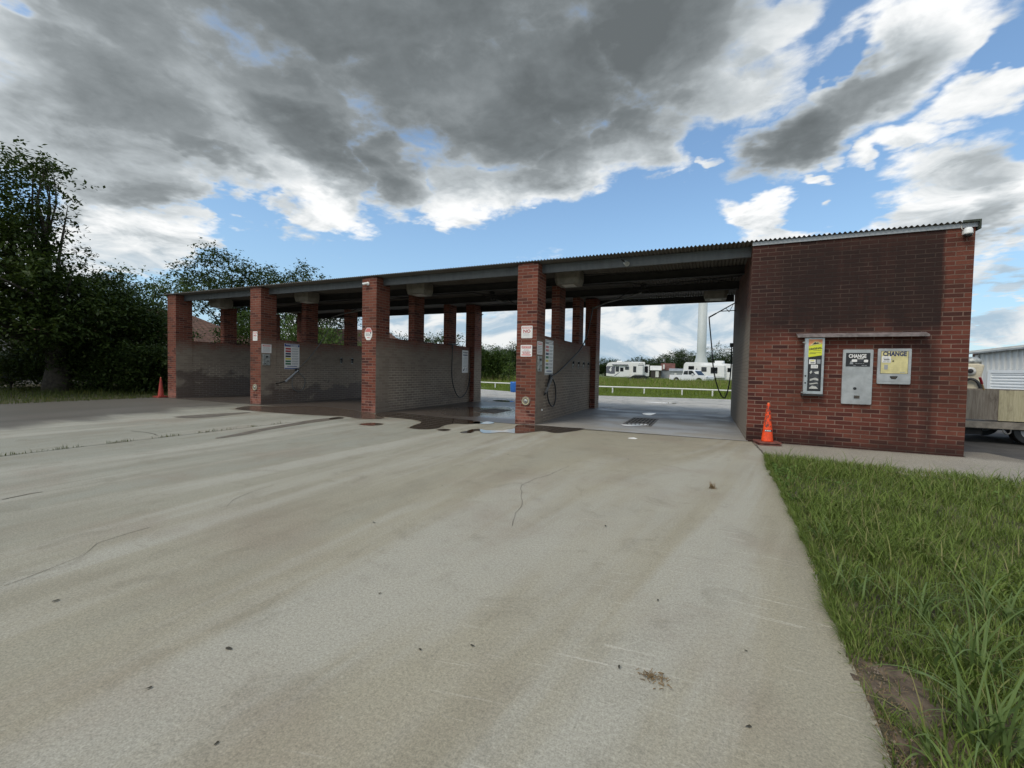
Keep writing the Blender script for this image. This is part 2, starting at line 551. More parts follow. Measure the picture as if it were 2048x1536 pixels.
        mor = N.mix(N.math('MULTIPLY', st, N.mr(N.noise(P, 3.1, 3), 0.35, 0.65, 1.0, 0.80)), mor, (0.026, 0.016, 0.013))
        # grey lime on the bay side
        gre = N.math('MULTIPLY', N.math('MULTIPLY', N.mr(N.math('ADD', pz, N.math('MULTIPLY', N.math('SUBTRACT', n2, 0.5), 0.6)), 3.1, 2.2), side), N.math('LESS_THAN', px, 2.0))
        body = N.mix(N.math('MULTIPLY', gre, 0.93), body, N.mix(n2, (0.20, 0.17, 0.135), (0.28, 0.245, 0.2)))
        mor = N.mix(N.math('MULTIPLY', gre, 0.8), mor, (0.17, 0.145, 0.12))
    col = N.mix(fac, body, mor)
    hgt = N.math('ADD', N.math('MULTIPLY', N.math('SUBTRACT', 1.0, fac), 1.0), N.math('MULTIPLY', grain, 0.35))
    nm = N.bump(hgt, 0.7, 0.008)
    N.out(N.principled(col, rough, 0.0, 0.35, nm))
    M[name] = m


brick_mat('brick_bays', bays=True)
brick_mat('brick_stained', stained=True)
brick_mat('brick_plain')


def concrete(name, kind):
    m, N = mat(name)
    P = N.pos()
    x, y, z = N.sep(P)
    big = N.noise(P, 0.22, 5, 0.55, 0.4)
    # wheel-swept bands, running straight up towards the bays
    bend = N.math('ADD', x, N.math('MULTIPLY', N.mr(x, -3.0, 0.5), N.math('MULTIPLY', y, -0.22)))
    flow = N.comb(bend, N.math('MULTIPLY', y, 0.085), 0.0)
    st = N.noise(flow, 1.15, 6, 0.58, 0.35)
    mid = N.noise(N.comb(bend, N.math('MULTIPLY', y, 0.32), 3.0), 2.6, 7, 0.62, 0.3)
    fine = N.noise(P, 60, 6, 0.72)
    grit = N.noise(P, 130, 3, 0.65)
    if kind == 'lot':
        cool, warm = (0.30, 0.295, 0.245), (0.345, 0.303, 0.215)
        f = N.math('ADD', N.mr(x, -8.5, -1.0, 0.0, 0.75), N.math('MULTIPLY', N.math('SUBTRACT', st, 0.5), 1.7), clamp=True)
        col = N.mix(f, cool, warm)
        col = N.mix(N.mr(mid, 0.4, 0.7, 0.0, 0.42), col, (0.225, 0.198, 0.146))
        col = N.mix(N.mr(st, 0.47, 0.63, 0.0, 0.75), col, (0.395, 0.380, 0.325))
        pink = N.noise(P, 0.7, 4, 0.6)
        col = N.mix(N.mr(pink, 0.48, 0.72, 0.0, 0.45), col, (0.265, 0.215, 0.165))
        blot = N.noise(P, 2.7, 5, 0.65, 0.8)
        col = N.mix(N.mr(blot, 0.52, 0.72, 0.0, 0.35), col, (0.20, 0.18, 0.135))
        sp2 = N.noise(P, 7.5, 5, 0.7, 0.5)
        col = N.mix(N.mr(sp2, 0.55, 0.75, 0.0, 0.3), col, (0.21, 0.188, 0.145))
        sp3 = N.noise(P, 17, 4, 0.7)
        col = N.mix(N.mr(sp3, 0.60, 0.74, 0.0, 0.32), col, (0.44, 0.42, 0.35))
        # pale scrape marks in the near right part
        arc = N.math('ADD', y, N.math('MULTIPLY', N.math('MULTIPLY', x, x), 0.10))
        sc = N.noise(N.comb(N.math('MULTIPLY', x, 1.3), N.math('MULTIPLY', arc, 34.0), 0.0), 1.0, 3, 0.55, 0.3)
        where = N.math('MULTIPLY', N.mr(x, -2.2, -0.3), N.mr(y, 6.5, 3.0))
        gap = N.mr(N.noise(P, 1.9, 3), 0.42, 0.6)
        scr = N.math('MULTIPLY', N.math('MULTIPLY', N.mr(sc, 0.61, 0.70), where), gap)
        col = N.mix(N.math('MULTIPLY', scr, 0.55), col, (0.56, 0.52, 0.44))
        # damp and dirtier by the bays; a darker band down the far left drive
        nb = N.noise(N.mapping(P, scale=(0.35, 1.3, 1)), 0.8, 5, 0.6)
        damp_dark = N.mr(N.math('ADD', y, N.math('MULTIPLY', N.math('SUBTRACT', nb, 0.5), 3.0)), 8.2, 10.2, 0.0, 0.55)
        damp_dark = N.math('MULTIPLY', damp_dark, N.mr(x, -5.5, -9.5, 0.12, 1.0))
        left = N.mr(N.math('ADD', N.math('ADD', x, N.math('MULTIPLY', y, 0.28)), N.math('MULTIPLY', N.math('SUBTRACT', nb, 0.5), 3.2)), -11.4, -13.0, 0.0, 0.8)
        damp_dark = N.math('MAXIMUM', damp_dark, left)
        col = N.mix(damp_dark, col, N.mix(st, (0.062, 0.053, 0.045), (0.125, 0.112, 0.098)))
        # control joints: one near the bays' mouth and one up the lot at the left
        w1 = N.math('MULTIPLY', N.math('SUBTRACT', N.noise(P, 1.3, 4), 0.5), 0.05)
        j1 = N.mr(N.math('ABSOLUTE', N.math('ADD', N.math('ADD', x, 9.33), w1)), 0.013, 0.03, 0.75, 0.0)
        j3 = N.mr(N.math('ABSOLUTE', N.math('ADD', N.math('ADD', x, 14.6), w1)), 0.012, 0.03, 0.5, 0.0)
        col = N.mix(N.math('MAXIMUM', j1, j3), col, (0.05, 0.045, 0.035))
        # drips of oil
        vo = N.n('ShaderNodeTexVoronoi', feature='F1')
        N.put(vo.inputs['Vector'], P)
        vo.inputs['Scale'].default_value = 1.15
        spot = N.math('MULTIPLY', N.mr(vo.outputs['Distance'], 0.015, 0.035, 1.0, 0.0), N.math('GREATER_THAN', N.sep(vo.outputs['Color'])[0], 0.6))
        col = N.mix(N.math('MULTIPLY', spot, 0.6), col, (0.10, 0.09, 0.075))
        rough = N.fmix(damp_dark, 0.82, 0.42)
        gs = 0.34
    elif kind == 'walk':
        col = N.mix(big, (0.27, 0.245, 0.195), (0.345, 0.315, 0.26))
        col = N.mix(N.mr(mid, 0.4, 0.7, 0.0, 0.5), col, (0.25, 0.225, 0.185))
        edge = N.mr(N.math('ADD', y, N.math('MULTIPLY', N.math('SUBTRACT', mid, 0.5), 0.4)), 10.1, 10.45, 0.0, 0.6)
        col = N.mix(edge, col, (0.15, 0.13, 0.105))
        rough = 0.85
        gs = 0.5
    elif kind == 'rear':
        col = N.mix(st, (0.40, 0.385, 0.345), (0.52, 0.50, 0.455))
        col = N.mix(N.mr(mid, 0.45, 0.7, 0.0, 0.6), col, (0.22, 0.215, 0.205))
        for yy, sl in ((20.9, 0.32), (23.5, 0.3)):
            w1 = N.math('MULTIPLY', N.math('SUBTRACT', N.noise(P, 0.6, 4), 0.5), 0.25)
            ln = N.math('ADD', N.math('SUBTRACT', N.math('SUBTRACT', y, yy + 4.6 * sl), N.math('MULTIPLY', x, sl)), w1)
            col = N.mix(N.mr(N.math('ABSOLUTE', ln), 0.03, 0.09, 0.7, 0.0), col, (0.07, 0.065, 0.06))
        wetr = N.mr(N.noise(N.mapping(P, scale=(0.5, 2.2, 1)), 0.8, 4), 0.5, 0.64)
        rough = N.fmix(wetr, 0.9, 0.6)
        gs = 0.3
    else:                                   # bay floors, wetter to the left
        n4 = N.noise(N.mapping(P, scale=(0.8, 1.6, 1)), 1.0, 6, 0.6, 0.4)
        dry = N.mix(n4, (0.20, 0.20, 0.20), (0.29, 0.285, 0.275))
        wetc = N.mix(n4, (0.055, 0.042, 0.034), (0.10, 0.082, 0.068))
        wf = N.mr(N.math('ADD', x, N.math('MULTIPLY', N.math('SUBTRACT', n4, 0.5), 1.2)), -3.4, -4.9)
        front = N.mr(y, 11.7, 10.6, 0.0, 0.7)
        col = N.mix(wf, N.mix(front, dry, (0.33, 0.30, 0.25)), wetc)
        gd = N.vm('LENGTH', N.vm('MULTIPLY', N.vm('SUBTRACT', P, (-6.4, 13.0, 0.0)), (0.8, 0.75, 0.0)))
        rw = N.mr(N.math('ADD', gd, N.math('MULTIPLY', N.math('SUBTRACT', n4, 0.5), 1.6)), 0.7, 2.0, 0.06, 0.40)
        rough = N.fmix(wf, N.mr(n4, 0.4, 0.65, 0.42, 0.72), rw)
        gs = 0.22
    g = N.math('ADD', N.math('MULTIPLY', N.math('SUBTRACT', fine, 0.5), 1.0), N.math('MULTIPLY', N.math('SUBTRACT', grit, 0.5), 0.9))
    if kind == 'lot':
        col = N.mix(1.0, col, (0.98, 0.975, 0.955), 'MULTIPLY')
    col = N.mix(1.0, col, N.mr(g, -0.6, 0.6, 1.0 - 2.2 * gs, 1.0 + 2.2 * gs, False), 'MULTIPLY')
    nm = N.bump(N.math('ADD', fine, grit), 0.16 if kind != 'bay' else 0.05, 0.006)
    N.out(N.principled(col, rough, 0.0, 0.5 if kind == 'bay' else 0.22, nm))
    M[name] = m


concrete('concrete_lot', 'lot')
concrete('concrete_walk', 'walk')
concrete('concrete_rear', 'rear')
concrete('concrete_bay', 'bay')

simple('asphalt', (0.065, 0.06, 0.055), 0.9, var=0.3, vscale=2, bump=0.3, bscale=90)
simple('soil', (0.12, 0.088, 0.06), 0.95, var=0.5, vscale=9, bump=0.8, bscale=40)
simple('turf_soil', (0.075, 0.065, 0.035), 0.95, var=0.6, vscale=5, bump=0.8, bscale=30)
simple('field_ground', (0.10, 0.13, 0.035), 0.95, var=0.4, vscale=0.4, bump=0.6, bscale=8)
simple('puddle_water', (0.045, 0.030, 0.020), 0.02, spec=0.6)
simple('damp_margin', (0.215, 0.185, 0.135), 0.6, var=0.12, vscale=4)
simple('damp_streak', (0.15, 0.128, 0.098), 0.5, var=0.2, vscale=4)
simple('damp_concrete', (0.085, 0.062, 0.046), 0.24, var=0.3, vscale=3, bump=0.1)
simple('crack', (0.10, 0.085, 0.065), 0.95)
simple('foam', (0.75, 0.77, 0.78), 0.9, var=0.1, vscale=20)
simple('white_paint', (0.78, 0.78, 0.75), 0.45, var=0.06, vscale=2)
simple('white_dirty', (0.55, 0.54, 0.50), 0.6, var=0.25, vscale=4)
simple('sign_white', (0.78, 0.76, 0.73), 0.4, var=0.05, vscale=6)
simple('sign_pink', (0.62, 0.18, 0.17), 0.5, var=0.1)
simple('sign_red', (0.42, 0.03, 0.035), 0.45)
simple('sign_blue', (0.05, 0.085, 0.26), 0.45)
simple('sign_navy', (0.025, 0.035, 0.10), 0.45)
simple('sign_black', (0.02, 0.02, 0.022), 0.45)
simple('sign_green', (0.03, 0.16, 0.06), 0.45)
simple('sign_yellow', (0.72, 0.62, 0.06), 0.45)
simple('sign_grey', (0.30, 0.31, 0.32), 0.5)
simple('sign_lines', (0.33, 0.34, 0.35), 0.5)
simple('cream', (0.62, 0.55, 0.27), 0.5, var=0.16, vscale=7)
simple('lime_yellow', (0.66, 0.68, 0.04), 0.4)
simple('orange_grad', (0.72, 0.28, 0.12), 0.45, var=0.2, vscale=6)
simple('photo_dark', (0.05, 0.05, 0.055), 0.35, var=0.6, vscale=25)
simple('aluminium', (0.52, 0.53, 0.53), 0.42, metal=0.75, var=0.14, vscale=6, bump=0.05, bscale=120)
simple('steel_plate', (0.43, 0.44, 0.44), 0.5, metal=0.45, var=0.18, vscale=4)
simple('coin_metal', (0.36, 0.37, 0.35), 0.5, metal=0.5, var=0.35, vscale=14)
simple('rubber', (0.012, 0.012, 0.013), 0.45)
simple('black_plastic', (0.018, 0.018, 0.019), 0.4)
simple('hose_grey', (0.16, 0.155, 0.145), 0.5)
simple('tarnished_pipe', (0.18, 0.175, 0.165), 0.45, metal=0.5, var=0.3, vscale=9)
simple('awning_metal', (0.22, 0.185, 0.175), 0.6, metal=0.3, var=0.35, vscale=8, bump=0.2, bscale=30)
simple('dark_iron', (0.022, 0.020, 0.019), 0.75, var=0.3, vscale=3)
simple('grate_steel', (0.10, 0.085, 0.07), 0.6, metal=0.4, var=0.35, vscale=12)
simple('grate_hole', (0.006, 0.006, 0.006), 0.9)
simple('lamp_box', (0.19, 0.175, 0.145), 0.6, var=0.2, vscale=5)
simple('cone_orange', (0.85, 0.075, 0.012), 0.42, var=0.22, vscale=18)
simple('cone_faded', (0.34, 0.045, 0.03), 0.6, var=0.2, vscale=12)
simple('cone_base', (0.17, 0.06, 0.045), 0.7, var=0.35, vscale=16)
simple('bark', (0.055, 0.046, 0.035), 0.95, var=0.4, vscale=8, bump=0.7, bscale=22)
simple('bark_dark', (0.05, 0.042, 0.034), 0.95, var=0.4, vscale=6, bump=0.6, bscale=20)
simple('tower_paint', (0.50, 0.53, 0.52), 0.5, var=0.05, vscale=0.6)
simple('glass_dark', (0.012, 0.014, 0.016), 0.06, spec=0.8)
simple('rv_white', (0.80, 0.80, 0.78), 0.35, var=0.04)
simple('rv_grey', (0.13, 0.135, 0.16), 0.4)
simple('rv_trim', (0.30, 0.32, 0.34), 0.4)
simple('car_white', (0.80, 0.81, 0.82), 0.22, spec=0.6)
simple('car_dark', (0.012, 0.016, 0.018), 0.18, spec=0.7)
simple('car_silver', (0.28, 0.29, 0.29), 0.25, metal=0.5)
simple('chrome', (0.7, 0.7, 0.7), 0.2, metal=1.0)
simple('headlight', (0.5, 0.52, 0.53), 0.15)
simple('blue_plastic', (0.02, 0.14, 0.48), 0.4, var=0.08)
simple('tin_white', (0.66, 0.66, 0.62), 0.5, var=0.15, vscale=1)
simple('tin_grey', (0.30, 0.32, 0.33), 0.55, var=0.25, vscale=1)
simple('rust_roof', (0.13, 0.052, 0.04), 0.8, var=0.35, vscale=1.2)
simple('dark_shed', (0.05, 0.045, 0.04), 0.9, var=0.3)
simple('siding_beige', (0.36, 0.33, 0.28), 0.8, var=0.1)
simple('siding_pale', (0.42, 0.42, 0.40), 0.8, var=0.1)
simple('roller_white', (0.80, 0.82, 0.82), 0.45, var=0.04)
simple('grey_wood', (0.22, 0.195, 0.16), 0.85, var=0.35, vscale=5)
simple('wood_handle', (0.42, 0.29, 0.15), 0.6, var=0.2, vscale=9)
simple('red_grip', (0.32, 0.02, 0.03), 0.5)
simple('pump_cream', (0.55, 0.49, 0.36), 0.55, var=0.2, vscale=4)
simple('paper', (0.85, 0.84, 0.80), 0.8)
simple('dry_leaf', (0.14, 0.075, 0.03), 0.9, var=0.4, vscale=30)
simple('dead_grass', (0.20, 0.135, 0.065), 0.9, var=0.4, vscale=30)
simple('dark_leaf', (0.05, 0.045, 0.03), 0.9)


def galvanized():
    m, N = mat('galvanized')
    P = N.pos()
    n = N.noise(N.mapping(P, scale=(4, 4, 1.0)), 2.0, 6, 0.65)
    vo = N.noise(P, 14, 4, 0.7)
    c = N.mix(n, (0.055, 0.06, 0.063), (0.17, 0.178, 0.182))
    c = N.mix(N.mr(vo, 0.5, 0.75, 0, 0.5), c, (0.11, 0.11, 0.105))
    rust = N.mr(N.noise(P, 1.3, 5, 0.7), 0.6, 0.78, 0, 0.7)
    c = N.mix(rust, c, (0.10, 0.065, 0.045))
    N.out(N.principled(c, 0.55, 0.35, 0.5))
    M['galvanized'] = m
    m, N = mat('trim_grey')
    P = N.pos()
    n = N.noise(N.mapping(P, scale=(3, 3, 0.8)), 2.0, 5, 0.6)
    N.out(N.principled(N.mix(n, (0.30, 0.315, 0.33), (0.40, 0.415, 0.43)), 0.5, 0.25))
    M['trim_grey'] = m
    m, N = mat('roof_sheet')
    P = N.pos()
    n = N.noise(N.mapping(P, scale=(6, 0.4, 1)), 1.0, 5, 0.6)
    c = N.mix(n, (0.085, 0.078, 0.068), (0.16, 0.148, 0.13))
    c = N.mix(N.mr(N.noise(P, 1.8, 6, 0.7), 0.5, 0.75, 0, 0.7), c, (0.09, 0.065, 0.045))
    N.out(N.principled(c, 0.65, 0.2, 0.4))
    M['roof_sheet'] = m


galvanized()


def plywood():
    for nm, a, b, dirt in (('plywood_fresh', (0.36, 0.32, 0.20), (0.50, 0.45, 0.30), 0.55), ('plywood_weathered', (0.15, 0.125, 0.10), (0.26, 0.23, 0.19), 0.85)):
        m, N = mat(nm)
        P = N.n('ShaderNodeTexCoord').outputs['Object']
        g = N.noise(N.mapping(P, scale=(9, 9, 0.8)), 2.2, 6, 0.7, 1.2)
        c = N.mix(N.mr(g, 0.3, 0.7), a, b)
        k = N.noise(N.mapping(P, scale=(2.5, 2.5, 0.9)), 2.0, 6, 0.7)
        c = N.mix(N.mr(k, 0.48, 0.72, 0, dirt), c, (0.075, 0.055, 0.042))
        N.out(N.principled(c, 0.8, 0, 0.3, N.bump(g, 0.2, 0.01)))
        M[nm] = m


plywood()


def corrugated(name, a, b, period, axis=0):
    m, N = mat(name)
    P = N.n('ShaderNodeTexCoord').outputs['Object']
    s = N.sep(P)[axis]
    n = N.noise(P, 1.2, 5, 0.6)
    N.out(N.principled(N.mix(n, a, b), 0.5, 0.15))
    M[name] = m


corrugated('siding_metal', (0.60, 0.615, 0.61), (0.68, 0.69, 0.68), 0.3)


def roof_tile():
    m, N = mat('roof_tile')
    P = N.n('ShaderNodeTexCoord').outputs['Object']
    x, y, z = N.sep(P)
    row = N.math('FRACT', N.math('MULTIPLY', z, 8.0))
    bt = N.n('ShaderNodeTexBrick')
    N.put(bt.inputs['Vector'], N.comb(N.math('ADD', x, y), N.math('MULTIPLY', z, 1.7), 0))
    bt.inputs['Scale'].default_value = 1
    bt.inputs['Brick Width'].default_value = 0.33
    bt.inputs['Row Height'].default_value = 0.24
    bt.inputs['Mortar Size'].default_value = 0.02
    N.put(bt.inputs['Color1'], (0.105, 0.058, 0.043))
    N.put(bt.inputs['Color2'], (0.165, 0.095, 0.07))
    N.put(bt.inputs['Mortar'], (0.05, 0.03, 0.022))
    c = N.mix(N.mr(N.noise(P, 0.9, 5), 0.4, 0.7, 0, 0.4), bt.outputs['Color'], (0.08, 0.055, 0.045))
    N.out(N.principled(c, 0.9, 0, 0.3, N.bump(N.math('SUBTRACT', 1.0, bt.outputs['Fac']), 0.5, 0.03)))
    M['roof_tile'] = m


roof_tile()


def leaf_mat(name, lo, hi, yellow=0.15, trans=0.35, dry=(0.16, 0.14, 0.03)):
    m, N = mat(name)
    ge = N.n('ShaderNodeNewGeometry')
    r = ge.outputs['Random Per Island']
    n = N.noise(ge.outputs['Position'], 0.55, 3, 0.6)
    c = N.mix(N.math('ADD', N.math('MULTIPLY', r, 0.6), N.math('MULTIPLY', n, 0.5), clamp=True), lo, hi)
    c = N.mix(N.mr(r, 0.86, 0.98, 0.0, yellow), c, dry)
    p = N.n('ShaderNodeBsdfPrincipled')
    N.put(p.inputs['Base Color'], c)
    p.inputs['Roughness'].default_value = 0.5
    p.inputs['Specular IOR Level'].default_value = 0.15
    t = N.n('ShaderNodeBsdfTranslucent')
    N.put(t.inputs['Color'], N.mix(0.5, c, (0.10, 0.16, 0.02)))
    mx = N.n('ShaderNodeMixShader')
    mx.inputs[0].default_value = trans
    N.t.links.new(p.outputs[0], mx.inputs[1])
    N.t.links.new(t.outputs[0], mx.inputs[2])
    N.out(mx.outputs[0])
    M[name] = m


leaf_mat('leaf_deep', (0.011, 0.021, 0.006), (0.062, 0.094, 0.022), trans=0.2)
leaf_mat('leaf_green', (0.030, 0.055, 0.014), (0.075, 0.12, 0.03), trans=0.3)
leaf_mat('leaf_light', (0.05, 0.09, 0.02), (0.12, 0.18, 0.045), trans=0.3)
leaf_mat('leaf_far', (0.022, 0.042, 0.016), (0.055, 0.085, 0.028), trans=0.2)
leaf_mat('grass_near', (0.044, 0.075, 0.012), (0.25, 0.33, 0.074), yellow=0.85, trans=0.3, dry=(0.30, 0.26, 0.12))
leaf_mat('grass_broad', (0.085, 0.135, 0.036), (0.20, 0.275, 0.095), yellow=0.25, trans=0.3)
leaf_mat('grass_field', (0.12, 0.17, 0.02), (0.25, 0.33, 0.06), yellow=0.8, trans=0.3)
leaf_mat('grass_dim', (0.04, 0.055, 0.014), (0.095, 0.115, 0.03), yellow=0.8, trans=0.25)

leaf_mat('clover', (0.06, 0.11, 0.02), (0.15, 0.23, 0.06), yellow=0.3, trans=0.25)
leaf_mat('seed_stalk', (0.20, 0.17, 0.07), (0.36, 0.31, 0.15), trans=0.2)
# ------------------------------------------------------------------ ground, lots, bays
YF, YB = 10.4265, 16.94            # front and rear face of the car wash
PX = [-20.0576, -15.0048, -9.7926, -4.5423]   # left faces of the four front pillars
PW, PD = 0.56, 0.62
XR0, XR1 = 0.8285, 4.2969          # equipment room
WALLH, ROOFZ = 2.35, 4.175


def sheet(name, pts, z, material, kind='structure'):
    mb = MB()
    mb.add([(p[0], p[1], z) for p in pts], [tuple(range(len(pts)))])
    return tag(mb.build(name, M[material]), kind=kind)


# turf edge along the drive, from near to far
EDGE = [(0.80, -6.0), (0.70, 0.0), (0.66, 1.95), (0.68, 2.16), (0.69, 2.41), (0.72, 2.90), (0.76, 3.55), (0.83, 4.63), (0.89, 6.70), (0.95, 8.2), (0.98, 8.75)]
sheet('ground', [(-900, -300), (900, -300), (900, 1500), (-900, 1500)], -0.03, 'field_ground')
sheet('concrete_lot', [(-20.6, -30), (0.8, -30)] + EDGE + [(0.98, 10.30), (-20.6, 10.30)], 0.0, 'concrete_lot')
sheet('lawn_soil', EDGE + [(0.98, 8.75), (2.5, 8.45), (4.0, 8.15), (9.0, 7.2), (40, 1.0), (40, -6)], -0.012, 'turf_soil')
_v, _f = [], []
for iy in range(37):
    for ix in range(21):
        yy = 1.2 + iy * 0.042
        xx = 0.68 + ix * 0.018 + 0.03 * math.sin(yy * 7)
        _v.append((xx + rng.uniform(-.006, .006), yy, -0.012 + 0.012 * math.sin(xx * 23 + yy * 17) * math.sin(yy * 19 - xx * 11) + rng.uniform(0, 0.012) - (0.03 if ix in (0, 20) or iy in (0, 36) else 0)))
for iy in range(36):
    for ix in range(20):
        a_ = iy * 21 + ix
        _f.append((a_, a_ + 1, a_ + 22, a_ + 21))
tag(MB().add(_v, _f).build('bare_soil', M['soil'], None, True), kind='structure')
sheet('side_walk', [(0.99, 8.4), (9.0, 6.8), (12.0, 6.3), (5.35, 9.9), (4.95, 11.25), (4.62, 11.2), (4.33, 11.1), (4.33, 10.40), (0.99, 10.40)], -0.004, 'concrete_walk')
sheet('side_drive', [(4.30, 10.6), (4.62, 11.2), (4.95, 11.25), (5.35, 9.9), (12.0, 6.3), (60, -4), (60, 60), (4.30, 60)], -0.016, 'asphalt')
sheet('bay_floor', [(-20.06, 10.32), (0.86, 10.32), (0.86, 16.75), (-20.06, 16.75)], 0.004, 'concrete_bay')
sheet('rear_lot', [(-30, 16.6), (4.28, 16.6), (4.28, 27.9), (1.4, 27.25), (-5.7, 25.55), (-11.6, 25.9), (-14.6, 27.5), (-30, 29.5)], -0.008, 'concrete_rear')
sheet('verge_soil', [(-20.55, -12), (-20.25, 2), (-20.3, 6), (-20.16, 10.3), (-20.1, 17), (-30, 17), (-60, 17), (-60, -12)], -0.006, 'turf_soil')

# thin dark cracks and the joint at the bays' mouth
mb = MB()


def ribbon(pts, w, z=0.0035):
    pts = [Vector((p[0], p[1], 0)) for p in pts]
    L = []
    for i, p in enumerate(pts):
        dd = (pts[min(i + 1, len(pts) - 1)] - pts[max(i - 1, 0)]).normalized()
        n_ = Vector((-dd.y, dd.x, 0))
        ww = w * (0.5 + rng.random())
        L.append((p - n_ * ww / 2, p + n_ * ww / 2))
    vs = [(v.x, v.y, z) for a in L for v in a]
    mb.add(vs, [(2 * i, 2 * i + 1, 2 * i + 3, 2 * i + 2) for i in range(len(L) - 1)])


def rough_line(pts, step=0.12, jit=0.018):
    out = []
    for a, b in zip(pts[:-1], pts[1:]):
        a, b = Vector((a[0], a[1])), Vector((b[0], b[1]))
        k = max(1, int((b - a).length / step))
        for i in range(k):
            p = a.lerp(b, i / k)
            out.append((p.x + rng.uniform(-jit, jit), p.y + rng.uniform(-jit, jit)))
    out.append(tuple(pts[-1][:2]))
    return out


for L, w in ((((450, 1015), (465, 1000), (500, 985), (548, 970)), 0.0035), (((5, 1172), (60, 1155), (165, 1112), (200, 1085), (300, 1055)), 0.0035),
             (((1025, 1052), (1042, 1010), (1045, 985), (1042, 970), (1060, 962), (1110, 945), (1138, 932)), 0.004),
             (((0, 1000), (60, 988), (85, 984)), 0.012), (((262, 862), (300, 866), (316, 871)), 0.02)):
    ribbon(rough_line([gp(*p) for p in L]), w)
ribbon(rough_line([(-4.0, 10.16), (-2.2, 10.2), (0.84, 10.32)], jit=0.008), 0.028, 0.006)
ribbon(rough_line([(0.93, 10.28), (0.98, 9.4), (0.985, 8.8)], jit=0.008), 0.03, 0.004)
ribbon(rough_line([(-20, 10.31), (-9.9, 10.31)], jit=0.01), 0.02, 0.006)
ribbon(rough_line([(-20, 16.72), (0.8, 16.72)], jit=0.008), 0.025, 0.007)
tag(mb.build('pavement_cracks', M['crack']), kind='structure')

# standing water
NH = [0]
def puddle(pts, z, material='puddle_water', sub=3, halo=0.0):
    """smooth closed outline"""
    P = [Vector((p.x, p.y)) for p in pts]
    n = len(P)
    out = []
    for i in range(n):
        p0, p1, p2, p3 = P[i - 1], P[i], P[(i + 1) % n], P[(i + 2) % n]
        for k in range(sub):
            t = k / sub
            out.append(0.5 * ((2 * p1) + (p2 - p0) * t + (2 * p0 - 5 * p1 + 4 * p2 - p3) * t * t + (3 * p1 - p0 - 3 * p2 + p3) * t ** 3))
    def flat(name, P_, z_, m_):
        mb = MB()
        mb.add([(p.x, p.y, z_) for p in P_], [tuple(range(len(P_)))])
        o = mb.build(name, M[m_])
        for pl in o.data.polygons:
            if pl.normal.z < 0:
                o.data.flip_normals()
                break
        tag(o, kind='structure')
        return o
    if halo:
        area = sum(out[i - 1].x * out[i].y - out[i].x * out[i - 1].y for i in range(len(out)))
        sg = 1 if area > 0 else -1
        H = []
        for i, p in enumerate(out):
            t_ = out[(i + 1) % len(out)] - out[i - 1]
            if t_.length < 1e-6:
                continue
            nn_ = Vector((t_.y, -t_.x)).normalized() * sg
            H.append(p + nn_ * halo * (0.6 + 0.5 * math.sin(i * 1.7) + 0.4 * rng.random()))
        NH[0] += 1
        flat('damp_margin', H, 0.0018 + 0.0002 * NH[0], 'damp_margin')
    return flat('puddle', out, z, material)


def zpts(L, s, ox, oy):
    return [gp(ox + a / s, oy + b / s) for a, b in L]


z3 = (4.042, 660, 500)
puddle(zpts([(375, 1322), (490, 1312), (800, 1345), (1180, 1383), (1228, 1400), (1120, 1408), (1000, 1405), (920, 1420), (870, 1442), (760, 1450), (645, 1440), (680, 1420), (740, 1395), (690, 1375), (560, 1360), (400, 1345)], *z3), 0.010, halo=0.07)
puddle(zpts([(236, 1410), (330, 1398), (432, 1408), (335, 1421)], *z3), 0.006, halo=0.05)
puddle(zpts([(866, 1455), (920, 1447), (972, 1455), (920, 1464)], *z3), 0.006, halo=0.05)
puddle(zpts([(0, 1360), (60, 1352), (115, 1358), (60, 1368), (0, 1372)], *z3), 0.006, halo=0.05)
z8 = (8.533, 900, 780)
puddle(zpts([(178, 722), (290, 702), (370, 676), (500, 668), (610, 690), (760, 694), (900, 697), (960, 682), (1060, 670), (1110, 650), (1150, 602), (1500, 604), (1950, 640), (2300, 665), (2050, 712), (1800, 736), (1600, 702), (1400, 720), (1160, 744), (900, 722), (700, 740), (560, 735), (500, 700), (420, 704), (350, 735), (220, 735)], *z8), 0.0075, halo=0.02)
puddle(zpts([(440, 545), (540, 556), (640, 542), (760, 565), (640, 586), (500, 578), (380, 575)], *z8), 0.010)
puddle([gp(x_, y_) for x_, y_ in ((1243, 849.5), (1262, 848.5), (1292, 849), (1296, 852), (1270, 853.5), (1250, 853))], 0.014)
puddle([gp(x_, y_) for x_, y_ in ((1284, 828), (1296, 826.5), (1312, 827), (1304, 830), (1298, 831))], 0.008)
puddle([gp(x_, y_) for x_, y_ in ((1288, 803.5), (1310, 803.5), (1345, 805.5), (1352, 807), (1320, 806.5), (1296, 805))], -0.002)
puddle([gp(x_, y_) for x_, y_ in ((985, 801), (1000, 800), (1024, 802), (1026, 803.5), (1000, 803))], -0.002)
# damp sheets in front of the left bays
puddle([gp(x_, y_) for x_, y_ in ((545, 813), (640, 813), (722, 823), (770, 836), (722, 838), (690, 833), (640, 831), (570, 827), (520, 823), (470, 818), (500, 812))], 0.0065, 'damp_concrete', halo=0.10)
puddle([gp(x_, y_) for x_, y_ in ((432, 877), (470, 868.5), (560, 851), (640, 838), (686, 835), (665, 839.5), (600, 849), (540, 859), (480, 871))], 0.0055, 'damp_streak', halo=0.03)
puddle([gp(x_, y_) for x_, y_ in ((350, 834), (420, 828.5), (500, 824.5), (470, 829), (400, 836))], 0.0055, 'damp_streak', halo=0.04)

# ------------------------------------------------------------------ the car wash
wash = thing('car_wash', 'long red brick car wash with open bays under a flat corrugated roof', 'car wash')


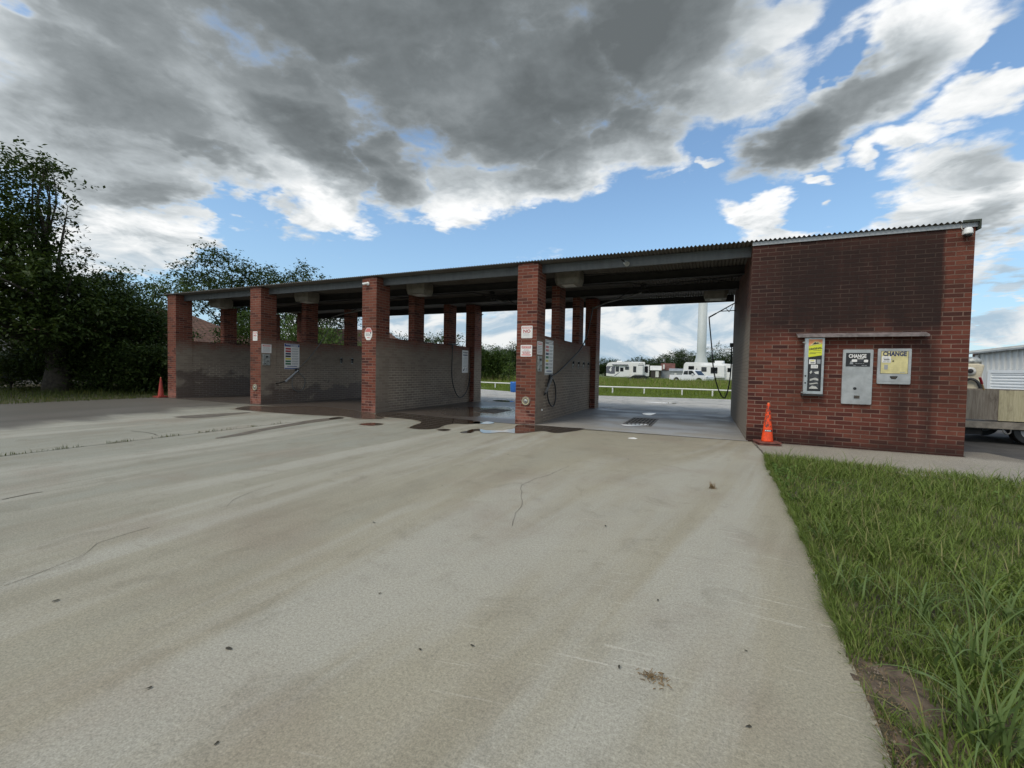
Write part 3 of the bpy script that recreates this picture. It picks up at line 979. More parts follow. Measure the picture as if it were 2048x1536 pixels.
def brick_block(name, x0, x1, y0, y1, z0, z1, material, bev=0.004):
    mb = MB().box(0, x1 - x0, 0, y1 - y0, 0, z1 - z0)
    o = mb.build(name, M[material], wash, bevel=bev)
    o.location = (x0, y0, z0)
    return o


for i, x0 in enumerate(PX):
    brick_block('brick_pillar', x0, x0 + PW, YF, YF + PD, -0.05, ROOFZ - 0.012, 'brick_bays')                      # at the street
    brick_block('divider_wall', x0 + 0.25, x0 + PW - 0.03, YF + PD, 16.30, -0.05, WALLH, 'brick_bays')             # low wall between bays
    for ya, yb in ((12.36, 12.94), (14.58, 15.13)):
        brick_block('upper_pier', x0 + 0.278, x0 + PW - 0.033, ya, yb, WALLH - 0.01, 3.945, 'brick_bays')          # piers on the wall
    brick_block('brick_pillar', x0 + 0.29, x0 + PW + 0.17, 16.305, YB, -0.05, ROOFZ - 0.012, 'brick_bays')         # at the back
# the equipment room: four walls in one shell, without a lid (the roof covers it)
mb = MB()
mb.box(0, XR1 - XR0, 0, 0.28, 0, 4.18)
mb.box(0, 0.28, 0.28, 5.97, 0, 4.18)
mb.box(XR1 - XR0 - 0.28, XR1 - XR0, 0.28, 5.97, 0, 4.18)
mb.box(0, XR1 - XR0, 5.97, 6.25, 0, 4.18)
room = mb.build('room_wall', M['brick_stained'], wash)
room.location = (XR0, YF, -0.05)

# corrugated roof sheets, ridges running from street to back
XA, XB, PIT = -20.16, 4.36, 0.0835
prof = []
k = int((XB - XA) / PIT)
for i in range(k * 8 + 1):
    t = i / 8
    prof.append((XA + t * PIT, ROOFZ + 0.018 + 0.018 * math.cos(2 * math.pi * t)))
vs, fs = [], []
n = len(prof)
for yy, dz in ((YF - 0.07, 0), (YB + 0.12, 0)):
    vs += [(a, yy, b + 0.003) for a, b in prof]
for yy, dz in ((YF - 0.07, 0), (YB + 0.12, 0)):
    vs += [(a, yy, b) for a, b in prof]
for i in range(n - 1):
    fs.append((i, i + 1, n + i + 1, n + i))
    fs.append((2 * n + i + 1, 2 * n + i, 3 * n + i, 3 * n + i + 1))
    fs.append((i + 1, i, 2 * n + i, 2 * n + i + 1))
mb = MB()
mb.add(vs, fs)
roof = mb.build('roof', M['roof_sheet'], wash, smooth=False)
roof.data.polygons.foreach_set('use_smooth', [i % 3 != 2 for i in range(len(roof.data.polygons))])


def channel(name, x0, x1, y0, z0, z1, material='galvanized', flange=0.07, t=0.008, face=-1):
    """C-section beam along x, its web at y0, flanges turned away from the street"""
    mb = MB()
    mb.box(x0, x1, y0, y0 + t, z0, z1)
    mb.box(x0, x1, y0 + t, y0 + flange, z0, z0 + t)
    mb.box(x0, x1, y0 + t, y0 + flange, z1 - t, z1)
    return mb.build(name, M[material], wash)


ends = [(PX[0] + PW, PX[1]), (PX[1] + PW, PX[2]), (PX[2] + PW, PX[3]), (PX[3] + PW, XR0)]
for a, b in ends:
    channel('front_beam', a - 0.0, b, YF + 0.31, 3.955, ROOFZ - 0.004)
    channel('rear_beam', a + 0.17, b + (0.29 if b < 0 else 0), YB - 0.10, 3.925, ROOFZ - 0.004, 'dark_iron')
for yy in (12.5, 14.58):
    mb = MB()
    mb.box(PX[0] + 0.04, XR0, yy, yy + 0.012, 3.95, ROOFZ - 0.004)
    mb.box(PX[0] + 0.04, XR0, yy - 0.07, yy + 0.082, 3.95, 3.962)
    mb.box(PX[0] + 0.04, XR0, yy - 0.07, yy - 0.001, ROOFZ - 0.016, ROOFZ - 0.004)
    mb.build('purlin', M['dark_iron'], wash)
# grey trim over the room, with a mossy end cap
mb = MB()
mb.box(XR0 - 0.01, XR1 + 0.02, YF - 0.022, YF - 0.002, 4.10, ROOFZ + 0.004)
mb.box(XR0 - 0.01, XR1 + 0.02, YF - 0.030, YF - 0.022, 4.10, 4.112)
mb.build('roof_trim', M['trim_grey'], wash)
mb = MB()
mb.box(XR1 + 0.021, XR1 + 0.046, YF - 0.073, YB + 0.1, 4.05, ROOFZ + 0.042)
mb.box(XR1 - 0.20, XR1 + 0.021, YF - 0.076, YF - 0.060, ROOFZ + 0.006, ROOFZ + 0.043)
simple('mossy_metal', (0.05, 0.06, 0.045), 0.8, var=0.4, vscale=6)
mb.build('end_cap', M['mossy_metal'], wash)
# conduit runs under the roof
mb = MB()
for a, b in ends:
    c = (a + b) / 2
    mb.tube([(a, 13.3, 4.10), (c - 0.6, 13.35, 4.08), (c, 13.5, 4.0), (b, 13.4, 4.10)], 0.018)
    mb.tube([(a + 0.1, 11.9, 4.12), (c, 12.1, 4.10), (b - 0.2, 14.2, 4.10)], 0.012)
mb.build('ceiling_pipe', M['dark_iron'], wash)

# lamps under the roof: a flat box with a bevelled lower rim
LAMP_AT = [(-18.75, 11.75, 'faded box lamp under the roof just inside the bay farthest from the room'),
           (-13.72, 11.75, 'faded box lamp under the roof of the bay with the bright coloured menu board'),
           (-8.60, 11.75, 'faded box lamp under the roof of the bay with the narrow white notice'),
           (-3.55, 11.75, 'faded box lamp under the roof of the bay with the black hose, near the street'),
           (0.22, 15.4, 'faded box lamp under the roof beside the swing-arm bracket at the back')]
lamp0 = None
for i, (lx, ly, lb) in enumerate(LAMP_AT):
    if lamp0 is None:
        t = lamp0 = thing('ceiling_lamp', lb, 'lamp', group='box lamps under the roof')
        r = 0.35

        def ring(s, zz):
            c_ = s * 0.72
            return [(s, -c_, zz), (s, c_, zz), (c_, s, zz), (-c_, s, zz), (-s, c_, zz), (-s, -c_, zz), (-c_, -s, zz), (c_, -s, zz)]
        vs = ring(r, 0.37) + ring(r, 0.15) + ring(r * 0.9, 0.02) + ring(r * 0.88, 0.0)
        fs = [tuple(range(8)), tuple(range(31, 23, -1))]
        for k_ in range(3):
            fs += [(k_ * 8 + j, k_ * 8 + (j + 1) % 8, (k_ + 1) * 8 + (j + 1) % 8, (k_ + 1) * 8 + j) for j in range(8)]
        q_ = MB()
        q_.add(vs, fs)
        q_.build('lamp_housing', M['lamp_box'], t)
        MB().box(-0.17, 0.17, -0.17, 0.17, -0.012, -0.001).build('diffuser', M['white_dirty'], t)
    else:
        t = copy_tree(lamp0)
        t['label'] = lb
    t.location = (lx, ly, 3.79)
# ------------------------------------------------------------------ signs and fittings
def text_mesh(name, s, size, material, parent, loc, rot=(math.pi / 2, 0, 0), sx=1.0, bold=0.0, align='CENTER'):
    cu = bpy.data.curves.new(name, 'FONT')
    cu.body = s
    cu.size = size
    cu.align_x = align
    cu.align_y = 'CENTER'
    cu.extrude = 0.0006
    cu.offset = bold
    cu.resolution_u = 3
    tmp = bpy.data.objects.new('tmp_text', cu)
    me = bpy.data.meshes.new_from_object(tmp)
    bpy.data.objects.remove(tmp)
    bpy.data.curves.remove(cu)
    me.name = name
    o = link(name, me, M[material], parent)
    o.location = loc
    o.rotation_euler = rot
    o.scale = (sx, 1, 1)
    return o


def round_rect(w, h, r, n=4):
    pts = []
    for cx, cy, a0 in ((w / 2 - r, h / 2 - r, 0), (-w / 2 + r, h / 2 - r, 90), (-w / 2 + r, -h / 2 + r, 180), (w / 2 - r, -h / 2 + r, 270)):
        for k in range(n + 1):
            a = R(a0 + 90 * k / n)
            pts.append((cx + r * math.cos(a), cy + r * math.sin(a)))
    return pts


# Signs are modelled facing -y around their own centre, x to the right, z up.
def sign_panel(t, w, h, material='sign_white', thick=0.006, r=0.02, name='panel'):
    return MB().prism(round_rect(w, h, r), 'y', -thick, 0.0).build(name, M[material], t)


def bars(t, rects, material, y=-0.0075, name='print'):
    mb = MB()
    for x0, x1, z0, z1 in rects:
        mb.box(x0, x1, y, y + 0.0012, z0, z1)
    return mb.build(name, M[material], t)


def words_line(x0, x1, z, h, seed):
    """unreadable small print: a broken line of word-long dashes"""
    r_ = random.Random(seed)
    out, x = [], x0
    while x < x1 - 0.01:
        w = min(r_.uniform(0.018, 0.05), x1 - x)
        out.append((x, x + w, z - h / 2, z + h / 2))
        x += w + 0.008
    return out


def no_sign(loc, label, w, h, big):
    t = thing('warning_sign', label, 'sign', loc, 0, 'white signs headed with a large red word')
    sign_panel(t, w, h)
    bars(t, [(-w * .42, w * .42, h * .28, h * .40)], 'sign_pink', name='header')
    bars(t, words_line(-w * .36, w * .36, h * .34, h * .05, 3), 'sign_white', -0.0088, 'header_print')
    text_mesh('lettering', 'NO', big * 0.9, 'sign_red', t, (0.0, -0.008, h * .05), sx=1.1, bold=0.0025)
    bars(t, [q_ for k in range(3) for q_ in words_line(-w * .32, w * (.2 + .06 * k), -h * (.13 + .09 * k), h * .026, k)], 'sign_lines', name='small_print')
    fr = []
    for a, b, c_, d_ in ((-w * .44, w * .44, h * .43, h * .437), (-w * .44, w * .44, -h * .437, -h * .43), (-w * .44, -w * .433, -h * .43, h * .43), (w * .433, w * .44, -h * .43, h * .43)):
        fr.append((a, b, c_, d_))
    bars(t, fr, 'sign_grey', name='border')
    return t


no_sign((-4.255, YF - 0.002, 2.395), 'square white sign with a big red NO on the brick pillar nearest the room', 0.31, 0.32, 0.13)
no_sign((-14.735, YF - 0.002, 2.435), 'small white sign with a red NO on the second brick pillar from the trees', 0.24, 0.33, 0.10)

# red and white sign under it
t = thing('warning_sign', 'red and white sign below the NO sign on the brick pillar nearest the room', 'sign', (-4.26, YF - 0.002, 1.91))
w, h = 0.32, 0.30
sign_panel(t, w, h)
bars(t, [(-w * .41, -w * .36, h * .22, h * .41), (w * .36, w * .41, h * .22, h * .41), (-w * .36, w * .36, h * .38, h * .41), (-w * .36, w * .36, h * .19, h * .22)], 'sign_red', name='header_frame')
bars(t, words_line(-w * .33, w * .33, h * .30, h * .10, 11), 'sign_pink', name='header_print')
bars(t, words_line(-w * .2, w * .2, h * .08, h * .035, 12) + words_line(-w * .26, w * .26, h * .0, h * .03, 13), 'sign_lines', name='small_print')
bars(t, words_line(-w * .37, w * .37, -h * .11, h * .065, 14) + words_line(-w * .30, w * .30, -h * .22, h * .06, 15), 'sign_red', name='red_print')
bars(t, [(-w * .41, w * .41, -h * .41, -h * .31)], 'sign_pink', name='footer')

# octagonal notice on the third pillar
t = thing('octagonal_sign', 'eight-sided white notice with a red top on the brick pillar with the small camera', 'sign', (-9.53, YF - 0.002, 2.43))
w, h = 0.30, 0.38
octo = [(-w * .22, h * .5), (-w * .46, h * .22), (-w * .5, 0), (-w * .46, -h * .2), (-w * .24, -h * .5), (w * .24, -h * .5), (w * .46, -h * .2), (w * .5, 0), (w * .46, h * .22), (w * .22, h * .5)]
MB().prism(octo, 'y', -0.006, 0).build('panel', M['sign_white'], t)
MB().prism([(-w * .2, h * .46), (-w * .40, h * .24), (-w * .43, h * .16), (w * .43, h * .16), (w * .40, h * .24), (w * .2, h * .46)], 'y', -0.0075, -0.0062).build('header', M['sign_pink'], t)
bars(t, words_line(-w * .36, w * .1, h * .06, h * .05, 21) + words_line(-w * .36, w * .3, -h * .05, h * .05, 22) + words_line(-w * .34, w * .30, -h * .12, h * .05, 23), 'sign_lines', name='small_print')
MB().cyl((w * .3, -0.0078, h * .08), (w * .3, -0.0062, h * .08), 0.025, n=14).build('round_mark', M['sign_black'], t)
bars(t, words_line(-w * .18, w * .2, -h * .3, h * .06, 24), 'sign_pink', name='red_print')

RX = (0, 0, math.pi / 2)       # a sign on a wall that looks towards +x


def side_notice(loc, label, w, h):
    t = thing('price_notice', label, 'sign', loc, math.pi / 2, 'red-topped notices above the coin boxes')
    sign_panel(t, w, h, r=0.006)
    bars(t, [(-w * .40, w * .40, h * .25, h * .42)], 'sign_pink', name='header')
    bars(t, words_line(-w * .3, w * .38, h * .34, h * .06, 31), 'sign_white', -0.0088, 'header_print')
    bars(t, [q_ for k in range(5) for q_ in words_line(-w * .38, w * .38, h * (.12 - .12 * k), h * .045, 40 + k)], 'sign_lines', name='small_print')


side_notice((-3.978, 10.66, 1.99), 'narrow red-topped notice on the shaded side of the pillar nearest the room', 0.38, 0.34)
side_notice((-14.443, 10.645, 2.0), 'red-topped notice on the shaded side of the second pillar from the trees', 0.38, 0.31)


def coin_box(loc, label):
    t = thing('coin_box', label, 'coin box', loc, math.pi / 2, 'coin boxes on the pillars')
    MB().box(-0.14, 0.14, -0.03, 0, -0.20, 0.20).build('face_plate', M['coin_metal'], t, bevel=0.006)
    MB().cyl((0.0, -0.06, 0.11), (0.0, -0.031, 0.11), 0.03, n=12).build('dial', M['black_plastic'], t)
    MB().box(0.03, 0.08, -0.036, -0.031, -0.06, -0.03).build('coin_slot', M['black_plastic'], t)
    MB().cyl((-0.05, -0.04, -0.14), (-0.05, -0.031, -0.14), 0.018, n=10).build('lock', M['dark_iron'], t)


coin_box((-3.979, 10.64, 1.58), 'battered metal coin box under the notice on the pillar nearest the room')
coin_box((-14.444, 10.63, 1.60), 'battered metal coin box on the second pillar from the trees')


def menu_board(loc, label, w, h, cols, faded):
    t = thing('menu_board', label, 'sign', loc, math.pi / 2, 'wash menu boards on the bay walls')
    sign_panel(t, w, h, 'sign_white' if not faded else 'rv_white', r=0.008)
    bars(t, [(-w * .49, w * .49, h * .38, h * .49)], 'sign_grey' if faded else 'sign_blue', name='header')
    bars(t, words_line(-w * .40, w * .42, h * .455, h * .025, 51) + words_line(-w * .1, w * .40, h * .41, h * .03, 52), 'sign_white', -0.0088, 'header_print')
    for k, c_ in enumerate(cols):
        z0 = h * (.33 - .098 * k)
        bars(t, [(-w * .43, -w * .08, z0 - h * .065, z0)], c_, name='wash_button')
    bars(t, [q_ for k in range(len(cols)) for q_ in (words_line(-w * .0, w * .43, h * (.315 - .098 * k), h * .018, 60 + k) + words_line(-w * .0, w * .38, h * (.285 - .098 * k), h * .014, 80 + k))], 'sign_lines', name='small_print')
    bars(t, words_line(-w * .3, w * .34, -h * .39, h * .03, 99), 'sign_blue', name='footer_print')
    bars(t, [(-w * .49, w * .49, -h * .49, -h * .45)], 'sign_grey' if faded else 'sign_blue', name='footer')


menu_board((-14.473, 11.72, 1.755), 'bright menu board with seven coloured bars in the second bay from the trees', 0.66, 0.97, ['sign_red', 'sign_red', 'sign_navy', 'sign_black', 'sign_yellow', 'sign_green', 'sign_green'], False)
menu_board((-4.010, 11.50, 1.77), 'faded menu board above the looped black hose in the bay next to the room', 0.68, 0.97, ['sign_pink', 'sign_pink', 'sign_navy', 'sign_green', 'sign_yellow', 'sign_grey', 'sign_green'], True)

t = thing('white_notice', 'tall narrow white notice at the far end of the bay wall with the hanging hose', 'sign', (-9.260, 15.87, 1.72), math.pi / 2)
w, h = 0.50, 0.94
sign_panel(t, w, h, r=0.02)
bars(t, words_line(-w * .36, w * .36, h * .42, h * .03, 1) + words_line(-w * .36, w * .36, h * .38, h * .02, 2), 'sign_black', name='heading')
bars(t, words_line(-w * .36, w * .36, h * .29, h * .055, 5), 'sign_navy', name='blue_print')
bars(t, [q_ for k in range(8) for q_ in words_line(-w * .32, w * .30, h * (.20 - .06 * k), h * .018, 120 + k)], 'sign_lines', name='small_print')
MB().prism([(-w * .34, -h * .42), (-w * .30, -h * .36), (-w * .16, -h * .32), (-w * .12, -h * .26), (-w * .08, -h * .28), (-w * .14, -h * .38), (-w * .26, -h * .42)], 'y', -0.0075, -0.0062).build('pictogram', M['sign_black'], t)
bars(t, words_line(w * .1, w * .32, -h * .31, h * .03, 7) + words_line(w * .1, w * .32, -h * .37, h * .03, 8), 'sign_lines', name='footer_print')

# round wall fittings on the pillars, a dished cap with a nozzle
for i, (cx_, lb) in enumerate(((-4.245, 'round cream dished fitting low on the brick pillar nearest the room'), (-14.735, 'round cream dished fitting low on the second brick pillar from the trees'))):
    t = thing('round_fitting', lb, 'wall fitting', (cx_, YF - 0.001, 0.605), 0, 'round cream fittings low on the pillars')
    MB().lathe([(0.118, 0.0), (0.118, -0.02), (0.105, -0.028), (0.10, -0.028)], n=28, axis='y').build('rim', M['grey_wood'], t)
    MB().lathe([(0.0998, -0.012), (0.092, -0.03), (0.06, -0.022), (0.05, -0.022)], n=28, axis='y').build('dish', M['cream'], t)
    MB().lathe([(0.05, -0.0225), (0.045, -0.04), (0.022, -0.05), (0.02, -0.05)], n=20, axis='y').build('nozzle', M['coin_metal'], t)
    MB().lathe([(0.014, -0.0502), (0.014, -0.056)], n=12, axis='y').build('opening', M['grate_hole'], t)
t = thing('bumper_stop', 'small white knob at the foot of the pillar nearest the room', 'knob', (-3.98, 10.9, 0.35))
MB().lathe([(0.03, 0.0), (0.03, 0.015), (0.02, 0.03), (0.005, 0.033)], n=12, axis='x').build('cap', M['white_paint'], t)

# mat clips on the bay walls
clip0 = None
CLIPS = [(-4.008, 13.87 + .67 * k, 1.63, 'rusty mat clip on the wall behind the looped black hose, %s from the menu board' % s) for k, s in enumerate(('first', 'second', 'third', 'fourth'))]
CLIPS += [(-14.471, 14.17, 1.67, 'mat clip on the wall past the bright menu board, nearer the board'), (-14.471, 14.81, 1.67, 'mat clip on the wall past the bright menu board, farther from it')]
for x_, y_, z_, lb in CLIPS:
    if clip0 is None:
        t = clip0 = thing('mat_clip', lb, 'clip', (0, 0, 0), math.pi / 2, 'mat clips on the bay walls')
        MB().box(-0.05, 0.05, -0.008, 0, -0.12, 0.12).build('back_plate', M['coin_metal'], t)
        MB().box(-0.035, 0.035, -0.05, -0.0085, 0.02, 0.10).add([(-0.035, -0.05, 0.02), (0.035, -0.05, 0.02), (0.035, -0.012, -0.1), (-0.035, -0.012, -0.1)], [(0, 1, 2, 3)]).build('jaw', M['dark_iron'], t)
    else:
        t = copy_tree(clip0)
        t['label'] = lb
    t.location = (x_, y_, z_)

# ------------------------------------------------------------------ machines on the front wall
FY = YF - 0.001
t = thing('wall_awning', 'long thin tarnished metal rain shelf over the machines on the brick wall', 'awning', (2.68, FY, 2.2))
mb = MB()
mb.prism([(0, 0.055), (-0.003, 0.055), (-0.17, -0.0), (-0.17, -0.035), (-0.166, -0.035), (-0.166, -0.004), (0, 0.049)], 'x', -1.02, 1.0)
mb.build('shelf', M['awning_metal'], t)
MB().prism([(0.0, 0.056), (-0.17, 0.0), (-0.172, -0.036), (-0.0, -0.036)], 'x', 1.001, 1.008).build('end_plate', M['awning_metal'], t)

t = thing('vending_machine', 'tall narrow metal vending box with a yellow and black front panel', 'vending machine', (1.965, FY, 1.04))
H = 1.12
MB().box(-0.165, 0.165, -0.10, 0, 0.0, H).build('cabinet', M['aluminium'], t, bevel=0.006)
MB().box(-0.19, 0.17, -0.13, -0.0, -0.035, -0.004).build('base_tray', M['dark_iron'], t)
fx0, fx1, fy = -0.10, 0.125, -0.1015
MB().box(fx0, fx1, fy, -0.1002, 0.06, H - 0.03).build('front_panel', M['sign_black'], t)
MB().prism([(fx0, 0.735), (fx1, 0.775), (fx1, 1.0), (fx0, 0.955)], 'y', fy - 0.002, fy - 0.0004).build('yellow_band', M['lime_yellow'], t)
MB().prism([(fx0, 0.957), (fx1, 1.002), (fx1, H - 0.03), (fx0, H - 0.03)], 'y', fy - 0.002, fy - 0.0004).build('orange_band', M['orange_grad'], t)
mtn = [(-0.085, 0.965), (-0.065, 0.985), (-0.03, 1.01), (-0.005, 1.035), (0.01, 1.045), (0.03, 1.028), (0.05, 1.04), (0.075, 1.02), (0.11, 1.02), (0.105, 0.995)]
MB().prism([(a * 1.05 + 0.0, 0.975 + (b - 0.975) * 1.15) for a, b in mtn], 'y', fy - 0.0032, fy - 0.0022).build('emblem_outline', M['cream'], t)
MB().prism([(-0.045, 0.985), (-0.012, 1.02), (0.008, 1.036), (0.028, 1.015), (0.05, 1.03), (0.072, 1.008), (0.045, 1.0), (0.0, 0.992)], 'y', fy - 0.0044, fy - 0.0034).build('emblem_fill', M['sign_black'], t)
text_mesh('lettering', 'ORIGINAL', 0.048, 'sign_black', t, (0.013, fy - 0.003, 0.905), (math.pi / 2, R(-9), 0), bold=0.002)
bars(t, [(-0.02, 0.11, 0.868, 0.874), (-0.075, 0.11, 0.822, 0.828), (-0.085, 0.02, 0.802, 0.81)], 'grate_steel', fy - 0.0032, 'small_print')
MB().box(-0.085, 0.025, fy - 0.003, fy - 0.0004, 0.60, 0.69).build('price_sticker', M['sign_white'], t)
bars(t, [(-0.065, 0.005, 0.655, 0.672)], 'sign_yellow', fy - 0.0045, 'sticker_heading')
bars(t, [(-0.06, 0.008, 0.616, 0.632)], 'sign_black', fy - 0.0045, 'sticker_print')
MB().box(0.042, 0.105, fy - 0.003, fy - 0.0004, 0.605, 0.69).build('grey_plate', M['sign_grey'], t)
MB().box(-0.05, 0.065, fy - 0.003, fy - 0.0004, 0.515, 0.585).build('white_sticker', M['sign_white'], t)
bars(t, [(-0.035, -0.03, 0.525, 0.575), (-0.015, -0.008, 0.525, 0.575), (0.008, 0.014, 0.53, 0.575), (0.03, 0.045, 0.53, 0.57)], 'sign_lines', fy - 0.0045, 'sticker_marks')
MB().box(-0.075, 0.085, fy - 0.0025, fy - 0.0004, 0.10, 0.49).build('picture_panel', M['photo_dark'], t)
mb = MB()
for poly in ([(0.0, 0.44), (0.08, 0.46), (0.082, 0.40), (0.03, 0.405)], [(-0.06, 0.30), (0.03, 0.33), (0.08, 0.305), (0.08, 0.27), (0.0, 0.285), (-0.06, 0.26)], [(-0.07, 0.12), (-0.02, 0.17), (0.05, 0.15), (0.08, 0.11), (-0.06, 0.108)], [(-0.07, 0.21), (0.06, 0.235), (0.08, 0.215), (-0.06, 0.19)], [(-0.07, 0.43), (-0.04, 0.47), (-0.025, 0.44), (-0.05, 0.40)]):
    mb.prism(poly, 'y', fy - 0.0038, fy - 0.0027)
mb.build('picture_highlights', M['white_dirty'], t)
mb = MB()
for z_ in (1.03, 0.03):
    mb.box(-0.205, -0.155, -0.125, -0.1015, z_ - 0.012, z_ + 0.012)
mb.build('hasp', M['coin_metal'], t)
mb = MB()
for z_ in (0.36, 0.22):
    mb.cyl((-0.135, -0.108, z_), (-0.135, -0.1003, z_), 0.016, n=10)
mb.build('lock', M['black_plastic'], t)


def change_frame(t, w, h):
    MB().prism(round_rect(w, h, 0.018), 'y', -0.035, 0).build('cabinet', M['steel_plate'], t, bevel=0.004)


t = thing('change_machine', 'tall grey change machine with a black sign panel reading CHANGE', 'change machine', (2.685, FY, 1.40), 0, 'change machines in the brick wall')
w, h = 0.475, 1.06
change_frame(t, w, h)
MB().box(-0.19, 0.19, -0.0375, -0.0355, 0.20, 0.465).build('sign_face', M['sign_black'], t)
text_mesh('lettering', 'CHANGE', 0.098, 'sign_white', t, (-0.01, -0.039, 0.40), sx=0.68, bold=0.004)
mb = MB()
mb.prism(round_rect(0.085, 0.05, 0.015), 'y', -0.0405, -0.0382)
ob = mb.build('slot_lamp', M['sign_white'], t)
ob.location = (-0.055, 0, 0.315)
mb = MB()
mb.prism(round_rect(0.065, 0.05, 0.015), 'y', -0.0405, -0.0382)
ob = mb.build('slot_lamp', M['sign_white'], t)
ob.location = (0.125, 0, 0.31)
MB().box(-0.01, 0.09, -0.0395, -0.0382, 0.295, 0.335).build('bill_slot', M['photo_dark'], t)
bars(t, [(-0.01, 0.085, 0.345, 0.358)], 'sign_white', -0.0395, 'slot_print')
MB().prism([(-0.13, 0.245), (-0.115, 0.31), (-0.09, 0.31), (-0.07, 0.245)], 'y', -0.0395, -0.0382).build('bill_picture', M['sign_grey'], t)
bars(t, words_line(-0.04, 0.10, 0.26, 0.008, 3) + words_line(0.06, 0.14, 0.222, 0.012, 5) + words_line(-0.07, -0.03, 0.218, 0.01, 6), 'sign_grey', -0.0395, 'small_print')
MB().lathe([(0.028, -0.0352), (0.024, -0.043), (0.01, -0.046)], (-0.03, 0, -0.225), 10, 'y').build('lock', M['black_plastic'], t)
MB().box(-0.055, 0.055, -0.040, -0.0352, -0.43, -0.355).build('coin_tray', M['aluminium'], t)
MB().box(-0.04, 0.05, -0.0415, -0.0402, -0.42, -0.36).build('tray_opening', M['grate_steel'], t)

t = thing('change_machine', 'shorter grey change machine with a yellowed sign panel reading CHANGE', 'change machine', (3.24, FY, 1.612), 0, 'change machines in the brick wall')
w, h = 0.50, 0.67
change_frame(t, w, h)
MB().prism(round_rect(0.405, 0.415, 0.012), 'y', -0.0375, -0.0355).build('sign_face', M['cream'], t).location = (0, 0, 0.075)
mb = MB()
for a, b, c_, d_ in ((-0.205, 0.205, 0.283, 0.288), (-0.205, 0.205, -0.138, -0.133), (-0.205, -0.2, -0.133, 0.283), (0.2, 0.205, -0.133, 0.283)):
    mb.box(a, b, -0.0385, -0.0352, c_, d_)
mb.build('sign_border', M['grate_steel'], t)
text_mesh('lettering', 'CHANGE', 0.115, 'sign_navy', t, (0.0, -0.039, 0.232), sx=0.74, bold=0.005)
MB().box(-0.19, -0.055, -0.042, -0.0378, 0.07, 0.19).build('bill_acceptor', M['sign_white'], t)
MB().box(-0.16, -0.075, -0.0435, -0.0422, 0.115, 0.132).build('bill_slot', M['sign_black'], t)
bars(t, words_line(-0.17, -0.07, 0.155, 0.012, 5) + words_line(-0.17, -0.07, 0.092, 0.01, 6), 'sign_lines', -0.0435, 'acceptor_print')
MB().box(-0.15, -0.095, -0.040, -0.0378, -0.06, 0.03).build('bill_picture', M['sign_lines'], t)
bars(t, words_line(-0.05, 0.0, 0.13, 0.01, 9) + words_line(0.09, 0.16, -0.11, 0.014, 8), 'sign_lines', -0.0392, 'small_print')
MB().cyl((-0.02, -0.045, 0.10), (-0.02, -0.0378, 0.10), 0.013, n=10).build('lock', M['sign_black'], t)
MB().prism([(-0.06, -0.185), (0.06, -0.185), (0.05, -0.215), (0.03, -0.24), (-0.03, -0.24), (-0.05, -0.215)], 'y', -0.0375, -0.0355).build('coin_cup', M['grate_hole'], t)
MB().prism([(-0.04, -0.20), (0.045, -0.20), (0.03, -0.232), (-0.025, -0.232)], 'y', -0.0388, -0.0377).build('cup_shine', M['grate_steel'], t)
MB().box(-0.22, 0.22, -0.0375, -0.0355, -0.285, -0.28).build('seam', M['sign_lines'], t)

# ------------------------------------------------------------------ cameras
t = thing('dome_camera', 'white dome security camera under the eave at the corner of the closed room', 'camera', (4.165, FY, 4.02))
MB().lathe([(0.01, 0.065), (0.045, 0.055), (0.06, 0.025), (0.062, -0.03), (0.072, -0.06), (0.064, -0.06)], (0, -0.085, 0), 20).build('housing', M['white_paint'], t, smooth=True)
MB().lathe([(0.062, -0.0602), (0.055, -0.085), (0.035, -0.102), (0.008, -0.108)], (0, -0.085, 0), 20).build('dome', M['glass_dark'], t, smooth=True)
MB().box(-0.05, 0.05, -0.03, 0, -0.04, 0.03).build('wall_plate', M['white_paint'], t)
MB().tube([(-0.06, -0.024, 0.12), (-0.075, -0.035, 0.10), (-0.07, -0.04, 0.06), (-0.04, -0.03, 0.03)], 0.008).build('cable', M['white_dirty'], t)
t = thing('bullet_camera', 'small white bullet camera high on the third brick pillar from the trees', 'camera', (-9.56, FY, 3.97))
MB().lathe([(0.055, 0), (0.055, -0.03), (0.03, -0.045)], n=16, axis='y').build('mount', M['white_paint'], t)
MB().cyl((0.0, -0.05, 0.0), (-0.11, -0.12, -0.025), 0.036, n=14).build('barrel', M['white_paint'], t, smooth=False)
MB().cyl((-0.1105, -0.1203, -0.0251), (-0.122, -0.127, -0.0275), 0.034, n=14).build('lens', M['glass_dark'], t)
t = thing('spotlight', 'small weathered spotlight on the front beam over the bay next to the room', 'spotlight', (-1.85, YF + 0.309, 4.05))
MB().lathe([(0.05, 0.0), (0.05, -0.02)], n=14, axis='y').build('base', M['coin_metal'], t)
MB().cyl((0.02, -0.03, -0.005), (0.06, -0.10, -0.06), 0.035, 0.06, n=14).build('lamp_head', M['coin_metal'], t)
MB().cyl((0.0, -0.021, 0.0), (-0.09, -0.06, 0.075), 0.014, n=8).build('arm', M['dark_iron'], t)

# ------------------------------------------------------------------ hoses and booms
def smooth_path(P, n=8):
    P = [Vector(p) for p in P]
    Q = [P[0]] + P + [P[-1]]
    out = []
    for i in range(1, len(Q) - 2):
        p0, p1, p2, p3 = Q[i - 1], Q[i], Q[i + 1], Q[i + 2]
        for k in range(n):
            t_ = k / n
            out.append(0.5 * ((2 * p1) + (p2 - p0) * t_ + (2 * p0 - 5 * p1 + 4 * p2 - p3) * t_ * t_ + (3 * p1 - p0 - 3 * p2 + p3) * t_ ** 3))
    out.append(P[-1])
    return out


